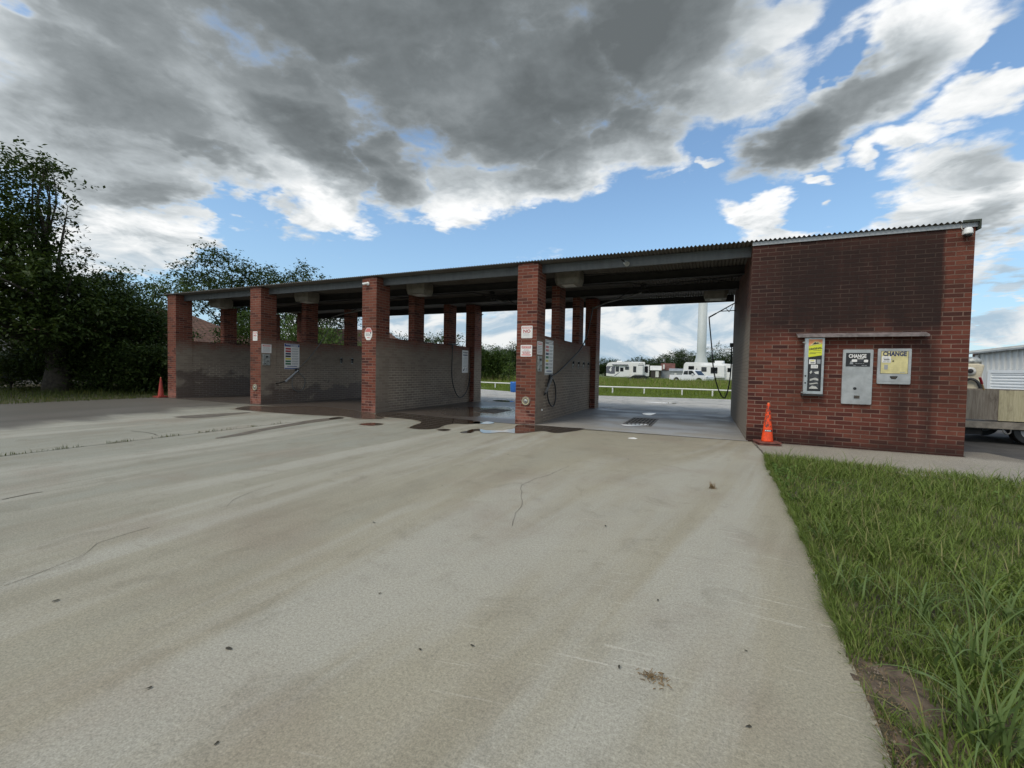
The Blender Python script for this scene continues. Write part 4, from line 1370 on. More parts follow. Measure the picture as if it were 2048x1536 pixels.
def boom(label, pivot, tip, group):
    t = thing('ceiling_boom', label, 'boom', pivot, 0, group)
    tp = Vector(tip) - Vector(pivot)
    MB().lathe([(0.09, 0.20), (0.09, 0.12), (0.05, 0.10), (0.04, 0.0), (0.055, -0.02), (0.055, -0.09)], n=14).build('swivel', M['dark_iron'], t)
    e = tp + Vector((0, 0, 0.05))
    MB().tube(smooth_path([(0, 0, -0.04), tp * 0.3 + Vector((0, 0, -0.02)), tp * 0.7 + Vector((0, 0, 0.03)), tp]), 0.026).build('arm', M['tarnished_pipe'], t)
    MB().tube([(0, 0, 0.09), tp * 0.25 + Vector((0, 0, 0.15)), tp * 0.5 + Vector((0, 0, 0.02))], 0.016).build('brace', M['dark_iron'], t)
    MB().tube([Vector((-0.3, -0.15, 0.1)), (-0.1, -0.2, -0.02), (0.15, -0.2, 0.0), (0.22, -0.15, -0.12)], 0.018).build('feed_pipe', M['dark_iron'], t)
    return t


boom('grey swing boom under the roof of the bay next to the room', (-1.85, 14.1, 3.96), (-3.66, 14.98, 3.60), 'swing booms under the roof')
boom('grey swing boom under the roof of the bay with the bright menu board', (-12.2, 13.5, 3.80), (-14.25, 13.4, 3.42), 'swing booms under the roof')
boom('grey swing boom under the roof of the bay with the narrow white notice', (-7.0, 13.8, 3.96), (-6.0, 15.4, 3.70), 'swing booms under the roof')

t = thing('wash_hose', 'black wash hose looped on the wall under the faded menu board', 'hose', (0, 0, 0), 0)
hp = [(-3.66, 14.98, 3.58), (-3.72, 14.95, 3.2), (-3.82, 14.75, 2.55), (-3.88, 14.3, 2.15), (-3.92, 13.2, 1.72), (-3.94, 12.1, 1.36), (-3.95, 11.55, 1.24), (-3.94, 11.24, 1.05), (-3.93, 11.2, 0.75), (-3.93, 11.4, 0.5), (-3.93, 11.72, 0.40), (-3.93, 11.92, 0.62), (-3.94, 11.88, 0.98), (-3.95, 11.66, 1.18)]
MB().tube(smooth_path(hp), 0.021, 7).build('hose', M['rubber'], t, smooth=True)
MB().tube([(-3.95, 11.62, 1.22), (-3.93, 11.32, 1.02), (-3.92, 11.0, 0.80)], [0.03, 0.034, 0.034], 8).build('wand', M['hose_grey'], t)
MB().tube([(-3.92, 11.03, 0.82), (-3.92, 10.96, 0.76)], [0.03, 0.024], 8).build('nozzle', M['black_plastic'], t)
MB().box(-4.008, -3.95, 11.5, 11.62, 1.08, 1.30).build('holster', M['black_plastic'], t)

t = thing('foam_brush', 'grey foam brush on a thin hose hooked on the wall under the bright menu board', 'brush', (0, 0, 0))
hp = [(-14.25, 13.4, 3.40), (-14.28, 13.33, 3.0), (-14.33, 13.0, 2.45), (-14.38, 12.6, 1.9), (-14.42, 12.15, 1.45), (-14.43, 11.92, 1.23), (-14.43, 12.05, 1.1), (-14.43, 12.28, 0.85), (-14.43, 12.2, 0.52), (-14.43, 11.95, 0.42), (-14.43, 11.72, 0.58), (-14.43, 11.72, 0.95), (-14.43, 11.85, 1.2)]
MB().tube(smooth_path(hp), 0.016, 6).build('hose', M['hose_grey'], t, smooth=True)
MB().tube([(-14.42, 11.95, 1.23), (-14.40, 11.38, 0.80)], [0.03, 0.04], 8).build('handle', M['sign_lines'], t)
MB().tube([(-14.40, 11.40, 0.81), (-14.42, 11.0, 0.74)], 0.015, 6).build('tail_hose', M['rubber'], t)
MB().box(-14.474, -14.42, 11.85, 12.0, 1.16, 1.30).build('hook', M['dark_iron'], t)

t = thing('wall_hose', 'black hose hanging straight from the top of the wall near the white notice', 'hose', (0, 0, 0))
hp = [(-9.16, 14.70, 2.33), (-9.17, 14.70, 1.9), (-9.18, 14.70, 1.3), (-9.18, 14.78, 0.85), (-9.17, 15.05, 0.40), (-9.17, 15.4, 0.24), (-9.17, 15.8, 0.40), (-9.17, 16.05, 0.8), (-9.17, 16.15, 1.3)]
MB().tube(smooth_path(hp), 0.019, 6).build('hose', M['rubber'], t, smooth=True)
MB().box(-9.27, -9.05, 14.52, 14.88, 2.352, 2.40).build('bracket', M['black_plastic'], t, bevel=0.01)
MB().cyl((-9.16, 14.70, 2.2), (-9.16, 14.70, 2.35), 0.035, n=10).build('collar', M['black_plastic'], t)


def bracket(label, x, y, tipv, hosepts, holder):
    t = thing('swing_bracket', label, 'bracket', (x, y, 3.4), 0, 'triangular swing brackets on the back pillars')
    b = Vector((x, y, 3.4))
    tp = Vector(tipv) - b
    hi, lo = Vector((0, 0, 0.32)), Vector((0, -0.1, 0.05))
    mb = MB()
    mb.tube([hi, tp], 0.018)
    mb.tube([lo, tp * 0.7 + hi * 0.3], 0.014)
    mb.tube([lo * 0.6 + tp * 0.3, hi * 0.55 + tp * 0.45], 0.009)
    mb.tube([lo * 0.6 + tp * 0.3, hi * 0.9 + tp * 0.1], 0.009)
    mb.build('arm', M['tarnished_pipe'], t)
    if hosepts:
        MB().tube([tp + (hi - tp) * 0.12, tp, tp + Vector((-0.12, 0, -0.07))], 0.024).build('elbow', M['dark_iron'], t)
        MB().tube([v - b for v in smooth_path(hosepts)], 0.019, 7).build('hose', M['rubber'], t, smooth=True)
        if holder:
            hv = Vector(holder) - b
            mb = MB()
            mb.box(hv.x - 0.0, hv.x - 0.10, hv.y - 0.1, hv.y + 0.1, hv.z - 0.03, hv.z + 0.10)
            mb.build('holder', M['black_plastic'], t, bevel=0.01)
    return t


bracket('triangular pipe bracket with a hanging hose loop at the back of the closed room', XR0 - 0.002, 15.7, (0.16, 15.2, 3.27),
        [(0.05, 15.15, 3.2), (0.07, 15.15, 3.0), (0.16, 15.15, 2.2), (0.23, 15.15, 1.55), (0.36, 15.15, 1.0), (0.50, 15.15, 0.70), (0.60, 15.18, 0.70), (0.70, 15.4, 1.1), (0.76, 15.9, 1.7), (0.78, 16.45, 2.36)], (XR0 - 0.002, 16.5, 2.36))
bracket('triangular pipe bracket without a hose on the pillar behind the white notice', -8.94, 16.5, (-8.25, 15.5, 3.62), None, None)

# ------------------------------------------------------------------ drains
def drain(pts, label, bars_n, cross):
    P = [gp(*p) for p in pts]
    c_ = sum(P, Vector()) / 4
    t = thing('floor_drain', label, 'drain', (c_.x, c_.y, 0.004), 0, 'floor drains of the bays')
    w_ = 0.5 * ((P[1] - P[0]).length + (P[2] - P[3]).length)
    h_ = 0.5 * ((P[3] - P[0]).length + (P[2] - P[1]).length)
    MB().box(-w_ / 2, w_ / 2, -h_ / 2, h_ / 2, -0.05, 0.0035).build('pit', M['grate_hole'], t)
    mb = MB()
    for s in (-1, 1):
        mb.box(s * w_ / 2 - 0.025, s * w_ / 2 + 0.025, -h_ / 2 - 0.025, h_ / 2 + 0.025, 0.0, 0.012)
        mb.box(-w_ / 2 + 0.026, w_ / 2 - 0.026, s * h_ / 2 - 0.025, s * h_ / 2 + 0.025, 0.0, 0.012)
    mb.build('frame', M['grate_steel'], t)
    mb = MB()
    for k in range(1, bars_n):
        x_ = -w_ / 2 + w_ * k / bars_n
        mb.box(x_ - 0.014, x_ + 0.014, -h_ / 2 + 0.026, h_ / 2 - 0.026, 0.0035, 0.010)
    for k in range(1, cross):
        y_ = -h_ / 2 + h_ * k / cross
        mb.box(-w_ / 2 + 0.026, w_ / 2 - 0.026, y_ - 0.02, y_ + 0.02, 0.0042, 0.013)
    mb.build('grating', M['grate_steel'], t)


drain(((1248, 851), (1296, 851), (1316, 838), (1268, 837)), 'rusty grated floor drain in the bay next to the room', 7, 4)
drain(((945, 824), (985, 826.5), (1020, 821), (988, 818)), 'dark grated floor drain in the wet bay beside the pillar nearest the room', 12, 2)

# ------------------------------------------------------------------ cones
def cone(loc, label, s, body, base, stripe):
    t = thing('traffic_cone', label, 'cone', loc, R(12 if stripe else 4), 'traffic cones')
    h_ = 0.83 * s
    MB().prism(round_rect(0.42 * s, 0.42 * s, 0.05), 'z', 0.0, 0.018).build('lower_base', M[base], t, bevel=0.004)
    MB().prism(round_rect(0.43 * s, 0.43 * s, 0.05), 'z', 0.035, 0.062).build('base', M[base], t, bevel=0.006)
    MB().prism(round_rect(0.36 * s, 0.36 * s, 0.04), 'z', 0.0182, 0.0348).build('base_core', M['grate_hole'], t)
    r0 = 0.105 * s
    MB().lathe([(r0 * 1.06, 0.0625), (r0, 0.085), (r0 * 0.86, 0.24 * s), (r0 * 0.28, h_ - 0.05), (r0 * 0.26, h_ - 0.02), (r0 * 0.2, h_)], n=28).build('body', M[body], t, smooth=True)
    MB().lathe([(r0 * 0.20, h_ + 0.0005), (r0 * 0.2, h_ + 0.012), (r0 * 0.1, h_ + 0.016)], n=16).build('tip', M['orange_grad'], t)
    if stripe:
        def rad(z_):
            return r0 * (0.86 + (0.28 - 0.86) * (z_ - 0.24 * s) / (h_ - 0.05 - 0.24 * s)) + 0.0015
        mb = MB()
        vs, fs = [], []
        for k in range(9):
            a = R(-150 + 12 * k + 8)
            for z_ in (0.262 * s, 0.302 * s):
                vs.append((rad(z_) * math.cos(a), rad(z_) * math.sin(a), z_))
        fs = [(2 * k, 2 * k + 2, 2 * k + 3, 2 * k + 1) for k in range(8)]
        mb.add(vs, fs).build('black_band', M['sign_black'], t)
        mb = MB()
        for k, (a0, a1) in enumerate(((-138, -124), (-118, -108), (-106, -98), (-96, -90), (-88, -84), (-82, -70))):
            for z0, z1 in ((0.272 * s, 0.292 * s),):
                vs = []
                for a in (a0, a1):
                    for z_ in (z0, z1):
                        vs.append(((rad(z_) + 0.001) * math.cos(R(a)), (rad(z_) + 0.001) * math.sin(R(a)), z_))
                mb.add(vs, [(0, 2, 3, 1)])
        mb.build('band_print', M['sign_white'], t)
        mb = MB()
        r_ = random.Random(4)
        for k in range(46):
            z_ = r_.uniform(0.34, 0.76) * s
            a = R(r_.uniform(-160, -20))
            hh, ww = r_.uniform(0.01, 0.06), r_.uniform(0.004, 0.012)
            da = ww / max(rad(z_), .02)
            vs = []
            for a2 in (a - da, a + da):
                for z2 in (z_, min(z_ + hh, 0.78 * s)):
                    vs.append(((rad(z2) + 0.0008) * math.cos(a2), (rad(z2) + 0.0008) * math.sin(a2), z2))
            mb.add(vs, [(0, 2, 3, 1)])
        mb.build('scuffs', M['cone_base'], t)


cone((1.185, 10.12, 0.0), 'bright orange scuffed traffic cone standing at the corner of the closed room', 1.0, 'cone_orange', 'cone_base', True)
cone((-20.36, 10.33, 0.0), 'faded red traffic cone beside the pillar next to the trees', 0.98, 'cone_faded', 'cone_faded', False)
# ------------------------------------------------------------------ plants
def leaf_quads(C, size, g, flat=0.35, n_per=1, aspect=0.5):
    """kite-shaped leaves at the points C (n,3); returns verts, quads"""
    n = len(C)
    d = g.normal(size=(n, 3))
    d[:, 2] = d[:, 2] * 0.6 - 0.25
    d /= np.linalg.norm(d, axis=1, keepdims=True)
    up = g.normal(size=(n, 3)) * flat
    up[:, 2] += 1.0
    s = np.cross(d, up)
    s /= np.linalg.norm(s, axis=1, keepdims=True) + 1e-9
    L = size * g.uniform(0.6, 1.35, size=(n, 1))
    Wd = L * aspect * 0.5
    nrm = np.cross(s, d)
    v = np.empty((n, 4, 3))
    v[:, 0] = C
    v[:, 1] = C + d * L * 0.5 + s * Wd + nrm * L * 0.06
    v[:, 2] = C + d * L
    v[:, 3] = C + d * L * 0.5 - s * Wd + nrm * L * 0.06
    return v.reshape(-1, 3), np.arange(n * 4).reshape(-1, 4)


def crown_points(blobs, n_clusters, per, spread, g, droop=0.25):
    """leaf positions in sprays: cluster centres biased to the outside of the ellipsoids"""
    vol = np.array([b[1][0] * b[1][1] * b[1][2] for b in blobs]) ** 0.75
    vol = vol / vol.sum()
    which = g.choice(len(blobs), size=n_clusters, p=vol)
    c0 = np.array([b[0] for b in blobs])[which]
    rr = np.array([b[1] for b in blobs])[which]
    u = g.normal(size=(n_clusters, 3))
    u /= np.linalg.norm(u, axis=1, keepdims=True)
    rad = g.uniform(0.10, 1.0, size=(n_clusters, 1)) ** 0.42 * (1 + 0.14 * g.normal(size=(n_clusters, 1)))
    cl = c0 + u * rad * rr
    # each spray is a little bough pointing outwards
    dirs = u + g.normal(size=u.shape) * 0.5
    dirs[:, 2] -= droop * g.uniform(0, 1, size=n_clusters)
    dirs /= np.linalg.norm(dirs, axis=1, keepdims=True)
    t = g.uniform(-0.3, 1.0, size=(n_clusters, per, 1))
    pts = cl[:, None, :] + dirs[:, None, :] * t * spread * 1.7 + g.normal(size=(n_clusters, per, 3)) * spread * np.array([0.42, 0.42, 0.24])
    return pts.reshape(-1, 3), cl, dirs


def tree(name, label, base, blobs, leaf, n_clusters, per, spread, seed, leaf_m, bark_m='bark', trunk_r=0.2, group=None, cat='tree', limbs=26, aspect=0.5, sat=4):
    """base: foot of the trunk; blobs: [(centre, radii)] relative to the base"""
    g = np.random.default_rng(seed)
    t = thing(name, label, cat, base, 0, group)
    if sat:
        extra = []
        for c_, r3 in blobs:
            for k in range(sat):
                u_ = g.normal(size=3)
                u_[2] = abs(u_[2]) * 0.7 - 0.1
                u_ /= np.linalg.norm(u_)
                q_ = g.uniform(0.16, 0.34)
                extra.append((tuple(np.array(c_) + u_ * np.array(r3) * g.uniform(0.95, 1.3)), tuple(np.array(r3) * q_ * np.array([1.3, 1.3, 0.8]))))
        blobs = [(c_, tuple(np.array(r3) * 0.86)) for c_, r3 in blobs] + extra
    pts, cl, dirs = crown_points(blobs, n_clusters, per, spread, g)
    pts = pts[pts[:, 2] > 0.12]
    v, f = leaf_quads(pts, leaf, g, aspect=aspect)
    np_mesh('crown', v, f, M[leaf_m], t)
    mb = MB()
    r_ = random.Random(seed)
    cz = sum(b[0][2] for b in blobs) / len(blobs)
    top = max(b[0][2] for b in blobs) * 0.93
    mx = sum(b[0][0] for b in blobs) / len(blobs)
    my = sum(b[0][1] for b in blobs) / len(blobs)
    spine = []
    for k in range(9):
        q_ = k / 8
        spine.append(Vector((mx * q_ ** 1.3 * 0.7 + r_.uniform(-1, 1) * 0.016 * top * q_, my * q_ ** 1.3 * 0.7 + r_.uniform(-1, 1) * 0.016 * top * q_, -0.1 + (top + 0.1) * q_)))
    mb.tube(spine, [trunk_r * (1.35 if k == 0 else 1) * (1 - k / 8) ** 1.15 + 0.012 for k in range(9)], 9)
    for k in range(limbs):
        e = Vector(cl[r_.randrange(len(cl))])
        h0 = min(max(0.22 * top, e.z * r_.uniform(0.35, 0.75)), top * 0.9)
        q_ = h0 / top
        i0 = min(7, int(q_ * 8))
        a = spine[i0].lerp(spine[i0 + 1], q_ * 8 - i0)
        mid = a.lerp(e, 0.5) + Vector((r_.uniform(-1, 1), r_.uniform(-1, 1), r_.uniform(0.2, 1))) * 0.09 * (e - a).length
        r1 = max(0.02, trunk_r * 0.42 * (1 - q_))
        mb.tube([a, a.lerp(mid, 0.5), mid, mid.lerp(e, 0.55), e], [r1, r1 * 0.8, r1 * 0.55, r1 * 0.35, 0.008], 5)
    mb.build('trunk', M[bark_m], t, smooth=True)
    return t


def rel(px, py, dist, base):
    return tuple(far(px, py, dist) - Vector(base))


def px_blobs(base, dist, L):
    """crown lumps given where the photograph shows them: (px, py, half width px, half height px, depth offset m)"""
    out = []
    for px, py, a, b, dd in L:
        c = far(px, py, dist + dd)
        k = (dist + dd) / FPX * 1.05
        out.append((tuple(c - Vector(base)), (a * k * 1.1, a * k, b * k)))
    return out


# --- left edge: big tree, its neighbours and the thicket under them
b_ = Vector((-26.4, 9.4, 0))
D = 28.0
big = px_blobs(b_, D, [(28, 322, 34, 14, 0), (70, 340, 26, 10, 1), (105, 378, 24, 11, 1), (10, 372, 40, 22, 0), (60, 412, 30, 16, 0), (-40, 430, 70, 60, 0), (25, 470, 52, 30, 0), (75, 500, 36, 18, 0), (-10, 540, 66, 44, -1), (110, 545, 44, 18, 0), (165, 562, 30, 12, 0), (60, 590, 70, 34, -1), (150, 600, 50, 24, 0), (-80, 610, 80, 70, 0), (30, 650, 80, 34, -1.5), (130, 650, 60, 28, -1)])
tree('shade_tree', 'tall dark shade tree with a thick trunk at the edge of the drive', b_, big, 0.19, 1750, 20, 0.33, 11, 'leaf_deep', 'bark', 0.42, limbs=60)
b2 = far(250, 790, 29.5)
b2.z = 0
tree('shade_tree', 'broad dark tree between the tall shade tree and the car wash', b2, px_blobs(b2, 29.5, [(195, 600, 44, 26, 0), (240, 640, 56, 36, 0), (280, 690, 46, 46, -0.5), (210, 690, 58, 46, -1), (298, 735, 32, 38, -1), (140, 710, 50, 40, 0.5), (295, 640, 28, 28, 0), (210, 560, 16, 10, 0)]), 0.17, 1900, 20, 0.36, 12, 'leaf_deep', 'bark_dark', 0.22, limbs=40)
b3 = far(300, 790, 33)
b3.z = 0
tree('young_tree', 'airy young tree with pale twigs beside the first brick pillar', b3, px_blobs(b3, 33, [(275, 570, 34, 22, 0), (300, 610, 36, 30, 0), (265, 620, 36, 32, 0), (318, 655, 20, 34, 0), (345, 590, 26, 18, 0)]), 0.17, 330, 14, 0.36, 13, 'leaf_green', 'bark_dark', 0.12, limbs=30)
for i, (px_, D_, sc_, lb) in enumerate(((210, 27.5, 1.0, 'low dark bush right of the thick tree trunk'), (265, 27, 0.95, 'low dark bush midway between the tree trunk and the cone'), (312, 26.5, 0.8, 'low dark bush beside the faded traffic cone'), (170, 30, 1.15, 'dense dark bush behind the thick tree trunk'), (20, 30.5, 0.85, 'dark bush in front of the silver car at the edge of the yard'))):
    bb = far(px_, 790, D_)
    bb.z = 0
    w_ = 1.7 * sc_
    tree('bush', lb, bb, [((0, 0, 0.9 * sc_), (w_, w_, 1.0 * sc_)), ((0.8 * sc_, 0.3, 1.5 * sc_), (w_ * .7, w_ * .7, 0.9 * sc_)), ((-0.9 * sc_, 0, 1.3 * sc_), (w_ * .6, w_ * .6, .8 * sc_))], 0.14, int(600 * sc_), 15, 0.26, 20 + i, 'leaf_deep', 'bark_dark', 0.05, 'dark bushes under the trees', 'bush', limbs=10)

# --- trees behind the roof and in the gaps over the dividing walls
b4 = far(470, 780, 46)
b4.z = 0
tree('tree', 'tree with loose pointed branches rising over the far end of the roof', b4, px_blobs(b4, 46, [(425, 510, 26, 18, 0), (455, 540, 46, 30, 0), (400, 565, 36, 20, 0), (500, 560, 50, 24, 0), (440, 600, 60, 34, 0), (520, 610, 60, 36, 0), (490, 650, 50, 30, 0)]), 0.26, 1000, 14, 0.40, 31, 'leaf_far', 'bark_dark', 0.28, limbs=46)
b5 = far(590, 780, 44)
b5.z = 0
tree('tree', 'rounded tree top above the roof between the first and second bays', b5, px_blobs(b5, 44, [(612, 560, 32, 22, 0), (560, 570, 40, 22, 0), (590, 620, 56, 40, 0), (640, 640, 40, 40, 0), (680, 630, 40, 22, 0)]), 0.24, 760, 14, 0.40, 32, 'leaf_far', 'bark_dark', 0.25, limbs=36)
b6 = far(590, 780, 31)
b6.z = 0
tree('shrub', 'leafy green shrub seen over the wall of the bay with the bright menu board', b6, px_blobs(b6, 31, [(580, 680, 36, 50, 0), (655, 690, 36, 34, 0), (600, 720, 50, 50, 0), (660, 730, 40, 40, 0)]), 0.17, 560, 16, 0.30, 33, 'leaf_light', 'bark_dark', 0.10, limbs=20)
b7 = far(480, 780, 33)
b7.z = 0
tree('shrub', 'green shrub seen over the wall of the bay farthest from the room', b7, px_blobs(b7, 33, [(462, 694, 20, 26, 0), (500, 672, 36, 40, 0), (525, 690, 36, 40, 0)]), 0.18, 560, 16, 0.30, 34, 'leaf_green', 'bark_dark', 0.10, limbs=20)
for i, (px_, py_, D_, lb) in enumerate(((815, 672, 52, 'tree top just showing over the wall left of the first upper pier'), (880, 668, 54, 'tree top showing over the wall between the two upper piers'), (945, 692, 56, 'tree top showing over the wall beside the hanging hose'))):
    bb = far(px_, 770, D_)
    bb.z = 0
    tree('tree', lb, bb, px_blobs(bb, D_, [(px_, py_ + 18, 30, 20, 0), (px_ - 18, py_ + 34, 30, 26, 0), (px_ + 20, py_ + 30, 30, 24, 0), (px_, py_ + 60, 44, 30, 0)]), 0.28, 420, 13, 0.45, 40 + i, 'leaf_far', 'bark_dark', 0.2, 'tree tops showing over the bay wall', limbs=16)

# --- seen through the third bay
bb = far(985, 775, 47)
bb.z = 0
tree('tree', 'bushy green tree behind the rail fence, left of the blue bin', bb, px_blobs(bb, 47, [(985, 718, 26, 22, 0), (972, 740, 28, 24, 0), (998, 745, 22, 22, 0), (960, 720, 24, 26, 0), (1008, 722, 14, 16, 0)]), 0.20, 900, 16, 0.34, 51, 'leaf_green', 'bark_dark', 0.16, limbs=20)
bb = far(1017, 770, 44)
bb.z = 0
tree('sapling', 'thin pale green sapling in the tall grass above the blue bin', bb, px_blobs(bb, 44, [(1021, 732, 7, 10, 0), (1013, 742, 8, 9, 0), (1024, 750, 7, 6, 0)]), 0.22, 40, 9, 0.25, 52, 'leaf_light', 'bark', 0.03, limbs=10)
bb = far(1040, 768, 75)
bb.z = 0
tree('tree', 'dark rounded tree far behind the blue bin', bb, px_blobs(bb, 75, [(1030, 712, 22, 20, 0), (1050, 715, 30, 26, 0), (1015, 722, 22, 18, 0), (1040, 740, 36, 20, 0)]), 0.3, 700, 15, 0.55, 53, 'leaf_far', 'bark_dark', 0.3, limbs=18)

# --- the right-hand trees by the tower and behind the trailers
for i, (L_, D_, lb, lf, n_, ls) in enumerate((
    ([(1352, 722, 14, 16, 0), (1362, 712, 14, 14, 0), (1374, 722, 18, 18, 0), (1350, 740, 18, 14, 0)], 132, 'ragged dark tree left of the foot of the white tower', 'leaf_far', 560, 0.32),
    ([(1385, 722, 16, 16, 1), (1378, 738, 20, 16, 0)], 140, 'dark tree touching the left side of the white tower', 'leaf_far', 420, 0.32),
    ([(1440, 712, 26, 18, 0), (1425, 726, 24, 18, 0), (1462, 722, 26, 20, 0), (1450, 738, 36, 18, 0)], 136, 'large rounded dark tree right of the white tower', 'leaf_far', 900, 0.32),
    ([(1490, 716, 26, 22, 0), (1520, 724, 26, 20, 0), (1500, 740, 36, 18, 0)], 138, 'dark tree partly behind the closed room, right of the rounded tree', 'leaf_far', 640, 0.32),
    ([(1412, 742, 16, 10, 0), (1420, 730, 10, 10, 0)], 128, 'low dark tree directly behind the right-hand camping trailer', 'leaf_far', 320, 0.32))):
    bb = far(L_[0][0], 770, D_)
    bb.z = 0
    tree('tree', lb, bb, px_blobs(bb, D_, L_), ls, n_, 12, 0.62, 60 + i, lf, 'bark_dark', 0.3, limbs=18)

# --- the far treeline: a handful of meshes, copied
protos = []
for k in range(4):
    t = tree('far_tree', 'tree', (0, 0, 0), [((0, 0, 4.6), (3.4, 3.0, 2.6)), ((-1.8, 0.5, 3.4), (2.4, 2.2, 2.0)), ((2.0, -0.4, 3.2), (2.6, 2.2, 2.2)), ((0.3, 0, 2.0), (3.4, 2.6, 1.6))], 0.42, 420, 14, 0.6, 70 + k, 'leaf_far', 'bark_dark', 0.25, limbs=8)
    protos.append(t)
FAR_LB = 'low dark tree in the distant treeline beyond the field'
r_ = random.Random(5)
LINE = [(px_, 150 + r_.uniform(-12, 14), 1.0) for px_ in range(1165, 1345, 15)] + [(px_, 140 + r_.uniform(-10, 10), 1.25) for px_ in range(930, 1070, 17)] + [(px_, 160 + r_.uniform(-10, 10), 1.25) for px_ in range(1345, 1560, 22)] + [(px_, 130 + r_.uniform(-10, 10), 1.2) for px_ in range(760, 930, 21)] + [(px_, 170 + r_.uniform(-10, 10), 1.1) for px_ in range(1600, 2300, 50)]
first = [True] * 4
for i, (px_, D_, s_) in enumerate(LINE):
    k = i % 4
    p = far(px_, 760, D_)
    t = protos[k] if first[k] else copy_tree(protos[k])
    first[k] = False
    tag(t, FAR_LB, 'tree', 'trees of the distant treeline')
    t.location = (p.x, p.y, 0)
    t.rotation_euler = (0, 0, r_.uniform(0, 6.28))
    q_ = s_ * r_.uniform(0.55, 0.92)
    t.scale = (q_ * 1.25, q_ * 1.25, q_)


# ------------------------------------------------------------------ grass
def blades(P, L, Wd, g, bend=0.5, seg=3, dirs=None):
    """arching blades: P (n,3) roots, L lengths, Wd widths"""
    n = len(P)
    az_ = g.uniform(0, 2 * np.pi, n) if dirs is None else dirs
    h = np.stack([np.cos(az_), np.sin(az_), np.zeros(n)], 1)
    s = np.stack([-np.sin(az_), np.cos(az_), np.zeros(n)], 1)
    tilt = g.uniform(0.05, 0.5, n)
    curl = g.uniform(0.3, 1.5, n) * bend
    v = np.empty((n, (seg + 1) * 2, 3))
    pos_ = P.copy()
    ang = tilt.copy()
    for k in range(seg + 1):
        wk = Wd * (1.0 - 0.95 * (k / seg) ** 1.6) * (0.75 if k == 0 else 1.0)
        tw = s * np.cos(0.5 * k)[..., None] if False else s
        v[:, 2 * k] = pos_ - tw * wk[:, None] * 0.5
        v[:, 2 * k + 1] = pos_ + tw * wk[:, None] * 0.5
        stp = L / seg
        pos_ = pos_ + (h * np.sin(ang)[:, None] + np.array([0, 0, 1.0]) * np.cos(ang)[:, None]) * stp[:, None]
        ang = ang + curl / seg * 1.4
    base = (np.arange(n) * (seg + 1) * 2)[:, None, None]
    q_ = np.array([[2 * k, 2 * k + 1, 2 * k + 3, 2 * k + 2] for k in range(seg)])[None]
    return v.reshape(-1, 3), (base + q_).reshape(-1, 4)


def vnoise(x, y, s, seed):
    """cheap smooth noise for clumping"""
    g = np.random.default_rng(seed)
    out = np.zeros_like(x)
    for k in range(5):
        a, b, c_ = g.uniform(0, 6.28, 3)
        f = s * (0.6 + 0.5 * k)
        out += np.sin(x * f * np.cos(a) + y * f * np.sin(a) + b) * np.sin(x * f * 0.7 * np.sin(c_) - y * f * 0.8 * np.cos(c_) + a)
    return out / 3.0


ex = np.array([p[0] for p in EDGE])
ey = np.array([p[1] for p in EDGE])


def lawn(n, g, ymin, ymax, xspan):
    y_ = ymin + (ymax - ymin) * g.uniform(0, 1, n) ** 1.0
    x0 = np.interp(y_, ey, ex) + 0.035 * vnoise(y_ * 0 + 3, y_, 5, 15)
    x_ = x0 + xspan * g.uniform(0, 1, n) ** 1.15
    top = 8.78 - 0.2 * (x_ - 0.98) + 0.06 * vnoise(x_, y_, 5, 3)
    ok = y_ < top
    return x_[ok], y_[ok], x0[ok]


g = np.random.default_rng(21)
V, F, off = [], [], 0


def push(v, f):
    global off
    V.append(v)
    F.append(f + off)
    off += len(v)


# fine low turf, dense everywhere
for ymin, ymax, span, cnt in ((0.6, 3.2, 3.4, 36000), (3.2, 5.5, 4.4, 30000), (5.5, 8.8, 6.0, 28000)):
    x_, y_, x0 = lawn(cnt, g, ymin, ymax, span)
    bare = ((x_ - 0.80) / 0.15) ** 2 + ((y_ - 2.42) / 0.22) ** 2 < 1 + 0.6 * vnoise(x_, y_, 14, 9)
    bare |= ((x_ - 0.73) / 0.09) ** 2 + ((y_ - 1.95) / 0.25) ** 2 < 1
    keep = ~bare | (g.uniform(0, 1, len(x_)) < 0.05)
    x_, y_, x0 = x_[keep], y_[keep], x0[keep]
    cl = vnoise(x_, y_, 2.6, 4)
    edge = np.clip((x_ - x0) / 0.5, 0.15, 1)
    L = (0.055 + 0.085 * g.uniform(0, 1, len(x_)) + 0.08 * np.clip(cl, 0, 1)) * (0.55 + 0.45 * edge)
    Wd = g.uniform(0.003, 0.0065, len(x_)) * (1 + 0.05 * y_)
    z_ = np.full(len(x_), -0.015)
    push(*blades(np.stack([x_, y_, z_], 1), L, Wd, g, 0.9))
# taller coarse blades in tufts
for ymin, ymax, span, cnt in ((0.6, 3.4, 3.4, 6200), (3.4, 6.0, 4.4, 11500), (6.0, 8.3, 6.0, 9000)):
    x_, y_, x0 = lawn(cnt, g, ymin, ymax, span)
    cl = vnoise(x_, y_, 3.3, 6)
    keep = (cl > 0.05) & ((x_ - x0) > 0.12) & (((x_ - 0.80) / 0.17) ** 2 + ((y_ - 2.42) / 0.25) ** 2 > 1)
    x_, y_ = x_[keep], y_[keep]
    L = 0.15 + 0.24 * g.uniform(0, 1, len(x_)) ** 1.6
    push(*blades(np.stack([x_, y_, np.full(len(x_), -0.015)], 1), L, g.uniform(0.005, 0.011, len(x_)), g, 1.7, 5))
